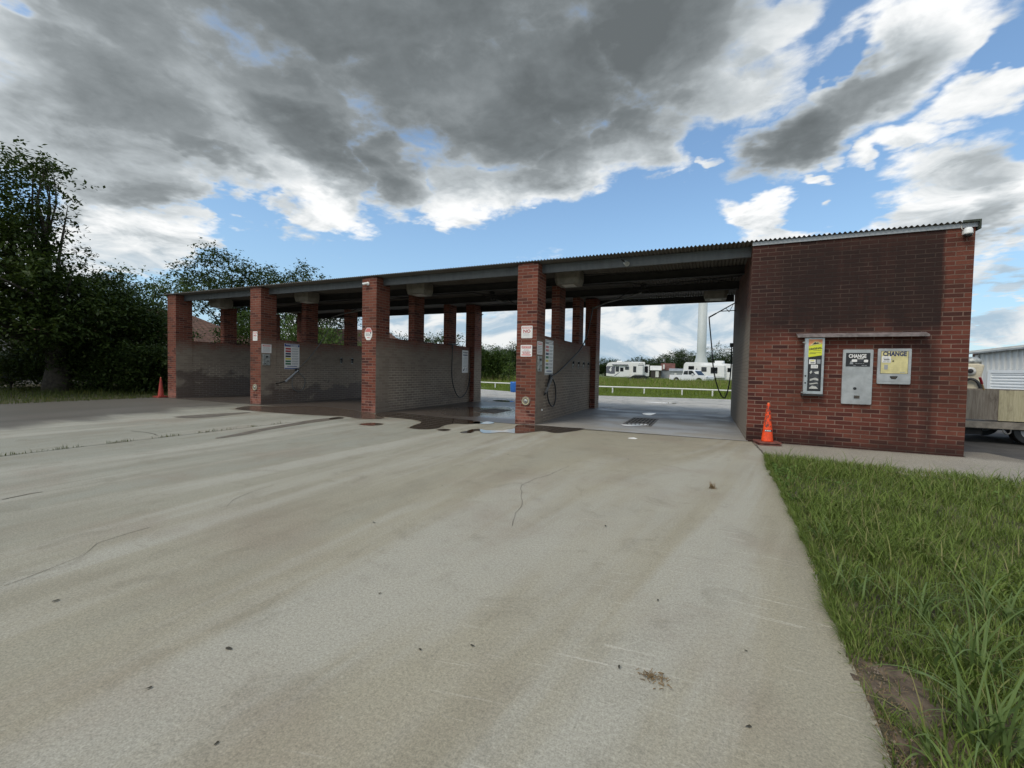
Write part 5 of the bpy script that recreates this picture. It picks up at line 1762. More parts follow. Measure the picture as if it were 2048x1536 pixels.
# ragged fringe leaning over the concrete
y_ = g.uniform(1.2, 8.7, 5200)
x_ = np.interp(y_, ey, ex) + np.abs(g.normal(0, 0.05, len(y_))) - 0.01 + 0.05 * vnoise(y_ * 0 + 1, y_, 6, 2)
keep = (vnoise(x_, y_, 7, 12) > -0.35) & ~((y_ > 1.75) & (y_ < 2.75) & (g.uniform(0, 1, len(y_)) < 0.85))
x_, y_ = x_[keep], y_[keep]
L = g.uniform(0.04, 0.17, len(x_))
push(*blades(np.stack([x_, y_, np.full(len(x_), -0.012)], 1), L, g.uniform(0.003, 0.007, len(x_)), g, 1.3, 3, dirs=np.pi + g.normal(0, 0.9, len(x_))))
o = np_mesh('lawn_grass', np.concatenate(V), np.concatenate([f for f in F]), M['grass_near'])
tag(o, 'unmown green grass covering the lawn beside the drive', 'grass', kind='stuff')

# clover and plantain patches, seed stalks
g = np.random.default_rng(44)
y_ = 1.4 + 7.2 * g.uniform(0, 1, 9000)
x_ = np.interp(y_, ey, ex) + 0.03 + 3.4 * g.uniform(0, 1, 9000) ** 1.5
keep = (vnoise(x_, y_, 2.1, 31) > 0.30) & (y_ < 8.6 - 0.2 * (x_ - 1)) & (((x_ - 0.80) / 0.17) ** 2 + ((y_ - 2.42) / 0.25) ** 2 > 1)
x_, y_ = x_[keep], y_[keep]
P3 = np.stack([x_, y_, 0.02 + 0.075 * g.uniform(0, 1, len(x_))], 1)
v, f = leaf_quads(P3, 0.036, g, 0.5, aspect=0.85)
o = np_mesh('lawn_weeds', v, f, M['clover'])
tag(o, 'patches of small round-leaved weeds mixed into the lawn', 'weeds', kind='stuff')
y_ = 1.6 + 6.8 * g.uniform(0, 1, 700)
x_ = np.interp(y_, ey, ex) + 0.1 + 3.6 * g.uniform(0, 1, 700) ** 1.2
keep = y_ < 8.4 - 0.2 * (x_ - 1)
x_, y_ = x_[keep], y_[keep]
v, f = blades(np.stack([x_, y_, np.full(len(x_), -0.01)], 1), g.uniform(0.14, 0.30, len(x_)), g.uniform(0.002, 0.0045, len(x_)) * (1 + 0.06 * y_), g, 0.6, 3)
o = np_mesh('seed_stalks', v, f, M['seed_stalk'])
tag(o, 'thin straw coloured seed stalks standing in the lawn', 'stalks', kind='stuff')

# broad-leaved grass clumps in the foreground, each a thing
CL = [(1.02, 2.22, 46, 0.46, 'large arching clump of broad grass nearest the viewer, right of the bare soil'),
      (1.22, 2.75, 40, 0.44, 'arching clump of broad grass behind the bare soil patch'),
      (0.86, 3.42, 26, 0.30, 'spiky grass tuft leaning over the edge of the concrete'),
      (0.98, 4.45, 22, 0.30, 'pale grass tuft with blades curling over the concrete edge'),
      (1.38, 2.20, 44, 0.48, 'large clump of broad grass at the lower corner of the lawn'),
      (0.82, 2.05, 18, 0.20, 'low leafy tuft growing out of the bare soil'),
      (1.55, 3.35, 34, 0.42, 'bushy clump of broad grass in the middle of the lawn'),
      (1.15, 3.25, 30, 0.36, 'flattened grass clump beside the spiky tuft')]
for i, (x_, y_, n_, L_, lb) in enumerate(CL):
    g = np.random.default_rng(300 + i)
    rt = np.stack([g.normal(0, 0.05, n_), g.normal(0, 0.05, n_), np.full(n_, -0.02)], 1)
    v, f = blades(rt, L_ * g.uniform(0.55, 1.2, n_), g.uniform(0.008, 0.0155, n_), g, 1.25, 6)
    o = np_mesh('grass_clump', v, f, M['grass_broad'], None, True)
    o.location = (x_, y_, 0)
    tag(o, lb, 'grass clump', 'broad grass clumps on the lawn')

g = np.random.default_rng(91)
y_ = g.uniform(1.3, 8.6, 1500)
x_ = np.interp(y_, ey, ex) + np.abs(g.normal(0, 0.06, len(y_))) - 0.015
yb = g.uniform(1.7, 2.7, 900)
xb = np.interp(yb, ey, ex) + np.abs(g.normal(0, 0.16, 900)) - 0.02
x_, y_ = np.concatenate([x_, xb]), np.concatenate([y_, yb])
v, f = blades(np.stack([x_, y_, np.full(len(x_), 0.001)], 1), g.uniform(0.02, 0.10, len(x_)), g.uniform(0.0015, 0.004, len(x_)), g, 0.4, 2)
v[:, 2] = np.clip((v[:, 2]) * 0.22, -0.004, 0.05)
o = np_mesh('dry_thatch', v, f, M['dead_grass'])
tag(o, 'dry brown thatch and straw along the edge of the lawn', 'straw', kind='stuff')
# crumbs and pebbles on the bare soil
mb = MB()
for k in range(420):
    yy = g.uniform(1.55, 2.72)
    xx = np.interp(yy, ey, ex) + abs(g.normal(0.02, 0.17))
    q_ = float(g.uniform(0.002, 0.0075))
    mb.add([(xx - q_, yy, -0.006), (xx, yy - q_, -0.006), (xx + q_, yy + q_ * .3, -0.006), (xx, yy + q_, -0.006), (xx, yy, q_ * 0.9 - 0.004)], [(0, 1, 4), (1, 2, 4), (2, 3, 4), (3, 0, 4)])
simple('pebble', (0.20, 0.165, 0.125), 0.9, var=0.5, vscale=40)
tag(mb.build('soil_crumbs', M['pebble']), 'crumbs of soil and small pebbles on the bare patch', 'soil crumbs', kind='stuff')

# rough field beyond the rail fence, verge under the fence and the verge at the left
g = np.random.default_rng(77)
V, F, off = [], [], 0
for ymin, ymax, xa, xb, cnt, La, Lb in ((25.6, 31.0, -15.5, 3.0, 26000, 0.06, 0.16), (30.8, 38, -22, 4, 16000, 0.25, 0.85), (38, 58, -28, 6, 24000, 0.4, 1.0), (58, 76, -36, 6, 14000, 0.5, 0.95)):
    y_ = g.uniform(ymin, ymax, cnt)
    x_ = xa + (xb - xa) * g.uniform(0, 1, cnt)
    lim = np.interp(x_, [-15.5, -14.6, -11.6, -5.7, 1.4, 4], [27.6, 27.5, 25.9, 25.6, 27.3, 27.9])
    ok = y_ > lim
    x_, y_ = x_[ok], y_[ok]
    cl = np.clip(vnoise(x_, y_, 0.8, 8), -1, 1)
    L = La + (Lb - La) * g.uniform(0, 1, len(x_)) * (0.6 + 0.5 * cl)
    push(*blades(np.stack([x_, y_, np.full(len(x_), -0.03)], 1), L, g.uniform(0.010, 0.02, len(x_)) * (1 + 0.035 * (y_ - 25)), g, 0.7, 2))
for xa, xb, ya, yb, cnt in ((-13.5, -4.5, 53, 58.5, 5200), (-6.5, 1.5, 55, 61.5, 5600), (-16, -11, 60, 72, 2500), (-5, 4, 62, 69, 3000)):
    x_, y_ = g.uniform(xa, xb, cnt), g.uniform(ya, yb, cnt)
    cl = np.clip(vnoise(x_, y_, 1.1, 18), -1, 1)
    L = g.uniform(0.45, 1.0, cnt) * (0.8 + 0.4 * cl)
    push(*blades(np.stack([x_, y_, np.full(cnt, -0.03)], 1), L, g.uniform(0.02, 0.04, cnt), g, 0.6, 2))
o = np_mesh('field_grass', np.concatenate(V), np.concatenate(F), M['grass_field'])
tag(o, 'tall yellow-green field grass beyond the white rail fence', 'grass', kind='stuff')
x_, y_ = g.uniform(-24, 4, 2600), g.uniform(32, 62, 2600)
v, f = blades(np.stack([x_, y_, np.full(2600, -0.03)], 1), g.uniform(0.5, 1.15, 2600), g.uniform(0.012, 0.022, 2600) * (1 + 0.03 * (y_ - 32)), g, 0.4, 2)
o = np_mesh('field_stalks', v, f, M['seed_stalk'])
tag(o, 'straw coloured seed heads standing in the field grass', 'stalks', kind='stuff')
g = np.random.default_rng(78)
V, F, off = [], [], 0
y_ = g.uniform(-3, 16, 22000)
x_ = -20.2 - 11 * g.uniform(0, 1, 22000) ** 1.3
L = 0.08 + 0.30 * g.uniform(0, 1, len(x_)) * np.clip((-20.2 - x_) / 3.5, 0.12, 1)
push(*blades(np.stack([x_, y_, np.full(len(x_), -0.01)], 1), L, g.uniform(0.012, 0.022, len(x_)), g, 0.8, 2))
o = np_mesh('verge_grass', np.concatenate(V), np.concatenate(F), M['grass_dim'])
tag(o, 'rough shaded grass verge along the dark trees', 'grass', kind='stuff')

# weeds in the pavement joint
WEED = [(0, 918, 0.12), (30, 915, 0.2), (60, 912, 0.35), (135, 903, 0.25), (160, 900, 0.30), (240, 887, 0.35), (255, 885, 0.4), (325, 874, 0.35), (340, 872, 0.4), (405, 864, 0.35), (425, 862, 0.3), (445, 858, 0.25), (540, 847, 0.3), (500, 852, 0.3)]
V, F, off = [], [], 0
for i, (px_, py_, s_) in enumerate(WEED):
    p = gp(px_, py_)
    x0 = -9.33
    n_ = int(70 * s_)
    rt = np.stack([g.normal(x0, 0.018, n_), g.normal(p.y, 0.17 * s_ + 0.06, n_), np.zeros(n_)], 1)
    push(*blades(rt, g.uniform(0.02, 0.09, n_), g.uniform(0.006, 0.012, n_), g, 1.4, 2))
o = np_mesh('joint_weeds', np.concatenate(V), np.concatenate(F), M['grass_dim'])
tag(o, 'small weeds growing along the pavement joint', 'weeds', kind='stuff')

# litter on the concrete
t = thing('dead_weed', 'small upright tuft of dead brown weed on the concrete', 'weed', gp(1425, 977))
g = np.random.default_rng(5)
v, f = blades(np.stack([g.normal(0, 0.02, 60), g.normal(0, 0.02, 60), np.zeros(60)], 1), g.uniform(0.03, 0.11, 60), g.uniform(0.004, 0.008, 60), g, 0.9, 2)
np_mesh('stalks', v, f, M['dead_grass'], t)
p = gp(1305, 1356)
mb = MB()
r_ = random.Random(9)
for k in range(70):
    a, q_ = r_.uniform(0, 6.28), abs(r_.gauss(0, 0.035))
    c_ = Vector((q_ * 1.25 * math.cos(a), q_ * 0.8 * math.sin(a), r_.uniform(0.003, 0.014)))
    e = c_ + Vector((r_.uniform(-1, 1), r_.uniform(-1, 1), r_.uniform(-.05, .25))).normalized() * r_.uniform(0.01, 0.03)
    mb.tube([c_, c_.lerp(e, 0.5) + Vector((0, 0, 0.002)), e], 0.0017, 4)
ob = mb.build('twig_clump', M['dead_grass'])
ob.location = p
tag(ob, 'flat clump of dry brown plant debris on the near concrete', 'debris')
p = gp(1265, 877)
mb = MB()
mb.add([(-0.09, -0.05, 0.003), (0.07, -0.06, 0.003), (0.10, 0.03, 0.006), (0.02, 0.065, 0.016), (-0.08, 0.05, 0.004)], [(0, 1, 2, 3, 4)])
mb.add([(-0.09, -0.05, 0.001), (0.07, -0.06, 0.001), (0.10, 0.03, 0.004), (0.02, 0.065, 0.014), (-0.08, 0.05, 0.002)], [(4, 3, 2, 1, 0)])
ob = mb.build('paper_scrap', M['paper'])
ob.location = p
tag(ob, 'white scrap of paper on the concrete in front of the bay', 'paper')
LV = [(458, 1298, .035), (298, 1378, .022), (748, 1046, .03), (884, 972, .025), (945, 1293, .022), (1211, 1053, .03), (1257, 919, .03), (1497, 1455, .022), (1316, 1202, .02), (1205, 941, .02), (1064, 993, .018), (840, 1300, .02), (112, 1203, .03), (1238, 1336, .022), (433, 1488, .018), (1492, 1304, .014), (760, 1188, .02)]
for px_, py_, s_ in LV:
    p = gp(px_, py_)
    mb = MB()
    a = r_.uniform(0, 6.28)
    ca, sa = math.cos(a), math.sin(a)
    s_ *= 0.62
    pts = []
    for k in range(6):
        u_, v_ = s_ * math.cos(k * 1.047), s_ * 0.42 * math.sin(k * 1.047) * (0.8 + 0.4 * r_.random())
        pts.append((u_ * ca - v_ * sa, u_ * sa + v_ * ca))
    mb.add([(q_[0], q_[1], 0.004 + 0.006 * r_.random()) for q_ in pts], [tuple(range(6))])
    ob = mb.build('dry_leaf', M['dark_leaf'])
    ob.location = p
    tag(ob, 'small dark dry leaf lying on the pale concrete', 'leaf', 'dry leaves scattered on the concrete')
# ------------------------------------------------------------------ beyond the car wash
# white pipe rail fence
t = thing('rail_fence', 'low white pipe rail fence along the far edge of the rear lot', 'fence', (0, 0, 0))
RAIL = [(-26, 32.0), (-14.8, 29.9), (-9.5, 29.4), (-5.7, 29.5), (-3.69, 29.9), (-1.35, 30.1), (0.44, 29.95), (2.2, 29.95), (9, 30.5)]
MB().tube([(x_, y_, 0.40) for x_, y_ in RAIL], 0.045, 8).build('rail', M['white_paint'], t)
p0 = None
for x_, y_ in [(-24, 31.62), (-21, 31.06), (-18, 30.5), (-14.75, 29.9), (-12.2, 29.66), (-9.5, 29.4), (-7.6, 29.45), (-5.7, 29.5), (-3.69, 29.9), (-1.35, 30.1), (0.44, 29.95), (2.2, 29.95), (5, 30.2)]:
    if p0 is None:
        p0 = MB().cyl((0, 0, -0.1), (0, 0, 0.36), 0.045, n=8).build('post', M['white_paint'], t)
        p0.location = (x_, y_, 0)
    else:
        c_ = p0.copy()
        COL.objects.link(c_)
        c_.parent = t
        c_.location = (x_, y_, 0)

# blue bin
p = gp(1029, 784)
t = thing('blue_bin', 'bright blue plastic bin at the edge of the rear lot, half behind a pillar', 'bin', (p.x, p.y, 0))
MB().lathe([(0.24, 0.0), (0.27, 0.05), (0.29, 0.45), (0.29, 0.47), (0.275, 0.49), (0.29, 0.51), (0.28, 0.66)], n=20).build('barrel', M['blue_plastic'], t, smooth=True)
MB().lathe([(0.27, 0.661), (0.21, 0.665), (0.2, 0.67)], n=20).build('lid', M['sign_black'], t)

# water tower on a slender white pedestal
p = far(1401, 760, 100)
t = thing('water_tower', 'tall slender white water tower column with a flared foot', 'water tower', (p.x, p.y, 0))
MB().lathe([(1.62, -0.2), (1.6, 2.4), (1.5, 3.2), (1.2, 4.3), (0.98, 5.2), (0.92, 6.2), (0.88, 18.2)], n=32).build('column', M['tower_paint'], t, smooth=True)
MB().lathe([(0.88, 18.2), (1.2, 19.2), (2.4, 20.4), (3.3, 21.7), (3.5, 22.9), (3.2, 24.2), (2.2, 25.3), (0.3, 25.8)], n=32).build('tank', M['tower_paint'], t, smooth=True)
MB().box(-0.4, 0.4, -1.75, -1.45, 0.0, 2.0).build('door', M['tin_grey'], t)


# --- trailers and vehicles. Built along x (front to the left unless noted), seen side faces -y
def window(t, x0, x1, z0, z1, y, parent_name='window', r=0.06):
    w, h = x1 - x0, z1 - z0
    o = MB().prism(round_rect(w, h, min(r, w / 3, h / 3)), 'y', y - 0.03, y - 0.002).build(parent_name, M['glass_dark'], t)
    o.location = ((x0 + x1) / 2, 0, (z0 + z1) / 2)
    return o


def wheel(t, x, y, r=0.36, w=0.22):
    o = MB().lathe([(r * 0.62, -w / 2), (r * 0.95, -w / 2), (r, -w / 2 + 0.03), (r, w / 2 - 0.03), (r * 0.95, w / 2), (r * 0.62, w / 2)], n=24, axis='y').build('wheel', M['rubber'], t)
    o.location = (x, y, r)
    MB().lathe([(r * 0.6, -w / 2 - 0.008), (r * 0.55, -w / 2 + 0.02), (r * 0.2, -w / 2 - 0.012)], n=18, axis='y').build('rim', M['sign_grey'], o)
    return o


p = far(1212, 760, 76)
q_ = far(1298, 760, 76)
rz = math.atan2(q_.y - p.y, q_.x - p.x)
Lr = (q_ - p).length
t = thing('camping_trailer', 'white and grey camping trailer with slide-outs and a dark front end, left of the sheds', 'camping trailer', (p.x, p.y, 0), rz, 'white camping trailers in the field')
L1 = Lr * 0.90
MB().prism([(0.0, 0.75), (0.0, 2.4), (0.12, 2.75), (0.35, 3.0), (0.9, 3.12), (L1 * 0.55, 3.2), (L1, 3.2), (L1, 0.62), (L1 * 0.25, 0.62)], 'y', 0.0, 2.4).build('body', M['rv_white'], t, bevel=0.05)
MB().prism([(-0.006, 1.25), (-0.006, 2.25), (0.12, 2.42), (1.45, 2.42), (1.45, 1.15), (0.8, 1.1)], 'y', -0.012, -0.002).build('dark_panel', M['rv_grey'], t)
MB().prism([(0.45, 1.75), (0.75, 2.3), (0.95, 2.25), (0.8, 1.95), (0.9, 1.75), (0.7, 1.45), (0.62, 1.62)], 'y', -0.02, -0.013).build('emblem', M['rv_white'], t)
MB().box(1.0, L1 * 0.57, -0.30, -0.012, 2.62, 2.74).build('awning_roll', M['rv_grey'], t)
MB().prism([(1.3, 0.8), (2.2, 1.42), (2.2, 1.32), (1.55, 0.8)], 'y', -0.012, -0.002).build('stripe', M['rv_grey'], t)
window(t, 1.55, 2.1, 1.5, 2.4, -0.002)
window(t, 2.3, 2.85, 1.55, 2.2, -0.002)
MB().box(3.02, 3.85, -0.05, -0.002, 0.72, 2.5).build('entry_door', M['rv_white'], t, bevel=0.02)
window(t, 3.12, 3.75, 1.85, 2.4, -0.052)
MB().box(4.3, 7.0 if L1 > 7 else L1 * 0.94, -0.75, -0.002, 0.85, 3.08).build('slide_out', M['rv_white'], t, bevel=0.02)
window(t, 4.42, 4.9, 1.45, 2.45, -0.752)
window(t, 6.25, 6.75, 1.5, 2.45, -0.752)
bars(t, [(5.2, 6.1, 2.58, 2.70), (5.35, 5.47, 2.84, 2.92), (5.6, 5.72, 2.84, 2.92), (5.85, 5.97, 2.84, 2.92)], 'rv_grey', -0.757, 'marking')
MB().box(L1 - 0.001, Lr, 0.3, 2.2, 0.85, 2.75).build('slide_out', M['rv_white'], t, bevel=0.02)
window(t, L1 + 0.12, L1 + 0.5, 1.4, 2.5, 0.298)
MB().box(1.7, 2.6, 0.6, 1.6, 3.13, 3.38).build('roof_unit', M['rv_white'], t, bevel=0.05)
for xx in (L1 * 0.62, L1 * 0.62 + 0.9):
    wheel(t, xx, 0.14)

p = far(1365, 760, 74)
q_ = far(1482, 760, 72)
rz = math.atan2(q_.y - p.y, q_.x - p.x)
t = thing('camping_trailer', 'long white fifth-wheel camping trailer parked below the white tower', 'camping trailer', (p.x, p.y, 0), rz, 'white camping trailers in the field')
Lr = (q_ - p).length
MB().prism([(0.0, 1.45), (0.12, 2.75), (0.25, 3.05), (0.5, 3.2), (Lr * 0.5, 3.12), (Lr, 2.85), (Lr, 0.55), (2.6, 0.55), (2.5, 1.2), (2.2, 1.4)], 'y', 0.0, 2.4).build('body', M['rv_white'], t, bevel=0.05)
MB().box(2.6, 6.2, -0.6, -0.002, 0.85, 2.72).build('slide_out', M['rv_white'], t, bevel=0.03)
window(t, 0.85, 1.7, 2.05, 2.6, -0.002)
window(t, 2.95, 3.7, 1.75, 2.45, -0.602)
window(t, 4.3, 5.25, 1.5, 2.42, -0.602)
MB().prism([(2.15, 2.2), (2.35, 2.3), (2.3, 1.9), (2.55, 1.35), (3.1, 1.1), (6.15, 1.02), (6.15, 0.94), (3.0, 1.0), (2.4, 1.3), (2.1, 1.85)], 'y', -0.612, -0.603).build('stripe', M['rv_trim'], t)
MB().box(6.45, 7.15, -0.04, -0.002, 0.7, 2.5).build('entry_door', M['rv_white'], t, bevel=0.02)
window(t, 6.5, 6.9, 1.75, 2.35, -0.042)
window(t, 8.6, 9.3, 1.6, 2.05, -0.002)
bars(t, [(7.7, 8.1, 1.0, 1.15), (7.6, 8.0, 0.72, 0.82)], 'rv_trim', -0.012, 'vent')
bars(t, [(7.3, Lr - 0.1, 0.92, 0.97)], 'rv_trim', -0.012, 'trim_line')
MB().box(4.5, 5.7, 0.7, 1.7, 3.05, 3.45).build('roof_unit', M['rv_white'], t, bevel=0.08)
MB().box(7.2, 7.9, 0.7, 1.5, 2.98, 3.12).build('roof_vent', M['rv_white'], t, bevel=0.03)
for xx in (8.75, 9.6):
    wheel(t, xx, 0.14, 0.38)

# white pickup, nose to the right
p = far(1338, 765, 66)
q_ = far(1412, 765, 63)
rz = math.atan2(q_.y - p.y, q_.x - p.x)
t = thing('pickup_truck', 'white crew cab pickup truck standing in the tall grass', 'pickup truck', (p.x, p.y, 0.0), rz)
s = (q_ - p).length / 5.6
def sc(L):
    return [(a * s, b * s) for a, b in L]
arch = []
def arch_pts(cx, r):
    return [(cx + r * math.cos(R(a)), 0.42 + r * math.sin(R(a))) for a in range(180, -1, -30)]
body = [(0.0, 0.55)] + arch_pts(1.15, 0.46) + arch_pts(4.55, 0.46) + [(5.5, 0.5), (5.6, 0.75), (5.58, 1.05), (5.4, 1.16), (4.2, 1.2), (2.1, 1.2), (0.05, 1.18)]
MB().prism(sc(body), 'y', 0.0, 1.95).build('body', M['car_white'], t, bevel=0.03)
MB().prism(sc([(1.95, 1.19), (2.15, 1.78), (2.4, 1.9), (3.5, 1.9), (3.75, 1.82), (4.3, 1.21)]), 'y', 0.12, 1.83).build('cab', M['car_white'], t, bevel=0.04)
MB().prism(sc([(2.15, 1.27), (2.3, 1.76), (2.85, 1.8), (2.85, 1.27)]), 'y', 0.09, 0.118).build('window', M['glass_dark'], t)
MB().prism(sc([(2.95, 1.27), (2.95, 1.8), (3.5, 1.8), (3.95, 1.27)]), 'y', 0.09, 0.118).build('window', M['glass_dark'], t)
mb = MB()
mb.add([(3.80 * s, 0.25, 1.79 * s), (4.33 * s, 0.2, 1.24 * s), (4.33 * s, 1.75, 1.24 * s), (3.80 * s, 1.7, 1.79 * s)], [(0, 1, 2, 3)])
mb.add([(3.75 * s, 0.25, 1.77 * s), (4.28 * s, 0.2, 1.22 * s), (4.28 * s, 1.75, 1.22 * s), (3.75 * s, 1.7, 1.77 * s)], [(3, 2, 1, 0)])
mb.build('windscreen', M['glass_dark'], t)
MB().box(3.55 * s, 3.75 * s, -0.15, 0.08, 1.22 * s, 1.42 * s).build('mirror', M['car_white'], t, bevel=0.02)
MB().box(5.45 * s, 5.62 * s, 0.05, 0.45, 0.85 * s, 1.05 * s).build('headlight', M['headlight'], t)
MB().box(-0.03, 0.03, 0.02, 0.2, 0.8 * s, 1.1 * s).build('tail_light', M['sign_red'], t)
MB().box(0.18 * s, 1.85 * s, 0.12, 1.83, 1.185 * s, 1.205 * s).build('cargo_bed', M['dark_iron'], t)
for xx in (1.15 * s, 4.55 * s):
    wheel(t, xx, 0.14, 0.40)
    wheel(t, xx, 1.8, 0.40)

# dark estate car half hidden by weeds
p = far(1252, 768, 60)
q_ = far(1301, 768, 60)
rz = math.atan2(q_.y - p.y, q_.x - p.x)
t = thing('dark_car', 'dark green estate car half hidden in weeds before the left camping trailer', 'car', (p.x, p.y, 0.0), rz)
s = (q_ - p).length / 4.4
body = [(0.0, 0.45)] + [(a + 0.0, b) for a, b in [(0.85 + 0.42 * math.cos(R(k)), 0.38 + 0.42 * math.sin(R(k))) for k in range(180, -1, -30)]] + [(3.4 + 0.42 * math.cos(R(k)), 0.38 + 0.42 * math.sin(R(k))) for k in range(180, -1, -30)] + [(4.35, 0.45), (4.4, 0.8), (4.2, 0.98), (0.15, 1.0), (0.0, 0.85)]
MB().prism(sc(body), 'y', 0, 1.75).build('body', M['car_dark'], t, bevel=0.04)
MB().prism(sc([(0.55, 0.97), (1.25, 1.42), (1.6, 1.5), (3.3, 1.5), (3.9, 1.28), (4.25, 0.97)]), 'y', 0.14, 1.61).build('roof', M['car_dark'], t, bevel=0.05)
for poly in ([(0.95, 1.02), (1.4, 1.38), (1.95, 1.43), (1.95, 1.02)], [(2.02, 1.02), (2.02, 1.43), (2.9, 1.43), (2.9, 1.02)], [(2.97, 1.02), (2.97, 1.42), (3.4, 1.4), (3.9, 1.05)]):
    MB().prism(sc(poly), 'y', 0.11, 0.138).build('window', M['glass_dark'], t)
MB().tube([(1.4 * s, 0.25, 1.58 * s), (3.3 * s, 0.25, 1.58 * s)], 0.02).build('roof_rail', M['car_dark'], t)
for xx in (0.85 * s, 3.4 * s):
    wheel(t, xx, 0.12, 0.36)


# sheds far off
def shed(name, label, px0, px1, D_, ze, zr, depth, wall, roofm, roof_over=0.2, front=None):
    p, q_ = far(px0, 760, D_), far(px1, 760, D_)
    rz = math.atan2(q_.y - p.y, q_.x - p.x)
    L = (q_ - p).length
    t = thing(name, label, 'shed', (p.x, p.y, -0.03), rz)
    MB().box(0, L, 0, depth, 0, ze).build('wall', M[wall], t)
    o_ = roof_over
    mb = MB()
    mb.prism([(-o_, ze - 0.1), (depth * 0.5, zr), (depth + o_, ze - 0.1), (depth + o_, ze + 0.02), (depth * 0.5, zr + 0.12), (-o_, ze + 0.02)], 'x', -o_, L + o_)
    mb.build('roof', M[roofm], t)
    mb = MB()
    for xx in (0.0, L - 0.05):
        mb.prism([(0.02, ze), (depth - 0.02, ze), (depth * 0.5, zr - 0.03)], 'x', xx, xx + 0.05)
    mb.build('gable', M[wall], t)
    return t, L


t, L = shed('open_shed', 'small open shed with a pale tin roof between the trailers', 1301, 1321, 118, 2.2, 3.2, 4.0, 'dark_shed', 'tin_white')
MB().box(L * 0.48, L * 0.80, -0.05, -0.002, 0.35, 1.9).build('pale_board', M['tin_white'], t)
t, L = shed('tin_shed', 'grey tin shed with a rusty red roof right of the open shed', 1322, 1348, 122, 2.3, 4.0, 6.0, 'tin_grey', 'rust_roof')
MB().box(L * 0.12, L * 0.25, -0.6, -0.002, 2.5, 3.7).build('loose_sheet', M['tin_white'], t)
t, L = shed('low_shed', 'low grey shed behind the white pickup truck', 1339, 1366, 112, 2.0, 2.5, 4.0, 'tin_grey', 'tin_grey')
MB().box(L * 0.35, L * 0.52, -0.05, -0.002, 0.3, 1.5).build('door', M['tin_white'], t)
p = far(1329, 760, 128)
t = thing('utility_pole', 'thin grey utility pole with a transformer above the rusty roof', 'pole', (p.x, p.y, 0))
MB().cyl((0, 0, -0.2), (0, 0, 6.0), 0.11, 0.08, n=8).build('post', M['tarnished_pipe'], t)
MB().cyl((-0.35, 0, 4.6), (-0.35, 0, 5.4), 0.22, n=10).build('transformer', M['tin_grey'], t)
MB().box(-0.5, 0.3, -0.05, 0.05, 5.65, 5.78).build('crossarm', M['grey_wood'], t)

# ------------------------------------------------------------------ houses behind the left bays
def house(label, c, rz, L, depth, ze, zr, hip, roofm='roof_tile', wall='siding_beige'):
    t = thing('house', label, 'house', (c.x, c.y, -0.03), rz)
    MB().box(-L / 2, L / 2, 0, depth, 0, ze).build('wall', M[wall], t)
    o_ = 0.45
    a, b = -L / 2 - o_, L / 2 + o_
    h1, h2 = hip
    vs = [(a, -o_, ze - 0.05), (b, -o_, ze - 0.05), (b, depth + o_, ze - 0.05), (a, depth + o_, ze - 0.05), (a + h1, depth / 2, zr), (b - h2, depth / 2, zr)]
    mb = MB()
    mb.add(vs, [(0, 1, 5, 4), (1, 2, 5), (2, 3, 4, 5), (3, 0, 4), (3, 2, 1, 0)])
    mb.build('roof', M[roofm], t)
    mb = MB()
    mb.box(a, b, -o_ - 0.03, -o_ + 0.0, ze - 0.22, ze - 0.02)
    mb.build('fascia', M['white_dirty'], t)
    for k in range(2):
        xx = -L * 0.28 + k * L * 0.5
        w_ = MB().box(xx - 0.6, xx + 0.6, -0.04, -0.002, 1.0, 2.3).build('window', M['glass_dark'], t)
        MB().box(xx - 0.7, xx + 0.7, -0.06, -0.041, 0.9, 1.0).build('sill', M['white_dirty'], w_)
    return t


p = far(310, 760, 38)
house('house with a brown tiled hip roof behind the first brick pillar', p, face_cam(p), 13.0, 8.0, 2.9, 5.4, (3.5, 5.2))
p = far(720, 760, 44)
house('house with a brown tiled roof behind the wall with the bright menu board', p, face_cam(p), 9.5, 7.0, 2.9, 5.3, (0.6, 2.5))
p = far(0, 760, 46)
house('pale house half hidden behind the tall shade tree', p, face_cam(p), 12.0, 8.0, 3.6, 4.8, (0.5, 0.5), 'tin_white', 'siding_pale')

# silver car under the tree
p = far(40, 795, 33)
t = thing('silver_car', 'silver car parked in deep shade under the tall shade tree', 'car', (p.x, p.y, 0), face_cam(p) + R(8))
s = 1.0
body = [(-2.3, 0.4)] + [(-1.45 + 0.42 * math.cos(R(k)), 0.38 + 0.42 * math.sin(R(k))) for k in range(180, -1, -30)] + [(1.4 + 0.42 * math.cos(R(k)), 0.38 + 0.42 * math.sin(R(k))) for k in range(180, -1, -30)] + [(2.3, 0.45), (2.35, 0.85), (1.9, 1.0), (1.0, 1.08), (-2.25, 1.1)]
MB().prism(body, 'y', 0, 1.8).build('body', M['car_silver'], t, bevel=0.05)
MB().prism([(-2.0, 1.08), (-1.7, 1.7), (-1.3, 1.8), (0.2, 1.8), (1.1, 1.07)], 'y', 0.12, 1.68).build('roof', M['car_silver'], t, bevel=0.05)
for poly in ([(-1.75, 1.14), (-1.55, 1.66), (-0.75, 1.7), (-0.75, 1.14)], [(-0.65, 1.14), (-0.65, 1.7), (0.15, 1.7), (0.85, 1.14)]):
    MB().prism(poly, 'y', 0.09, 0.118).build('window', M['glass_dark'], t)
MB().box(2.2, 2.36, 0.1, 0.5, 0.65, 0.85).build('headlight', M['headlight'], t)
for xx in (-1.45, 1.4):
    wheel(t, xx, 0.12, 0.36)

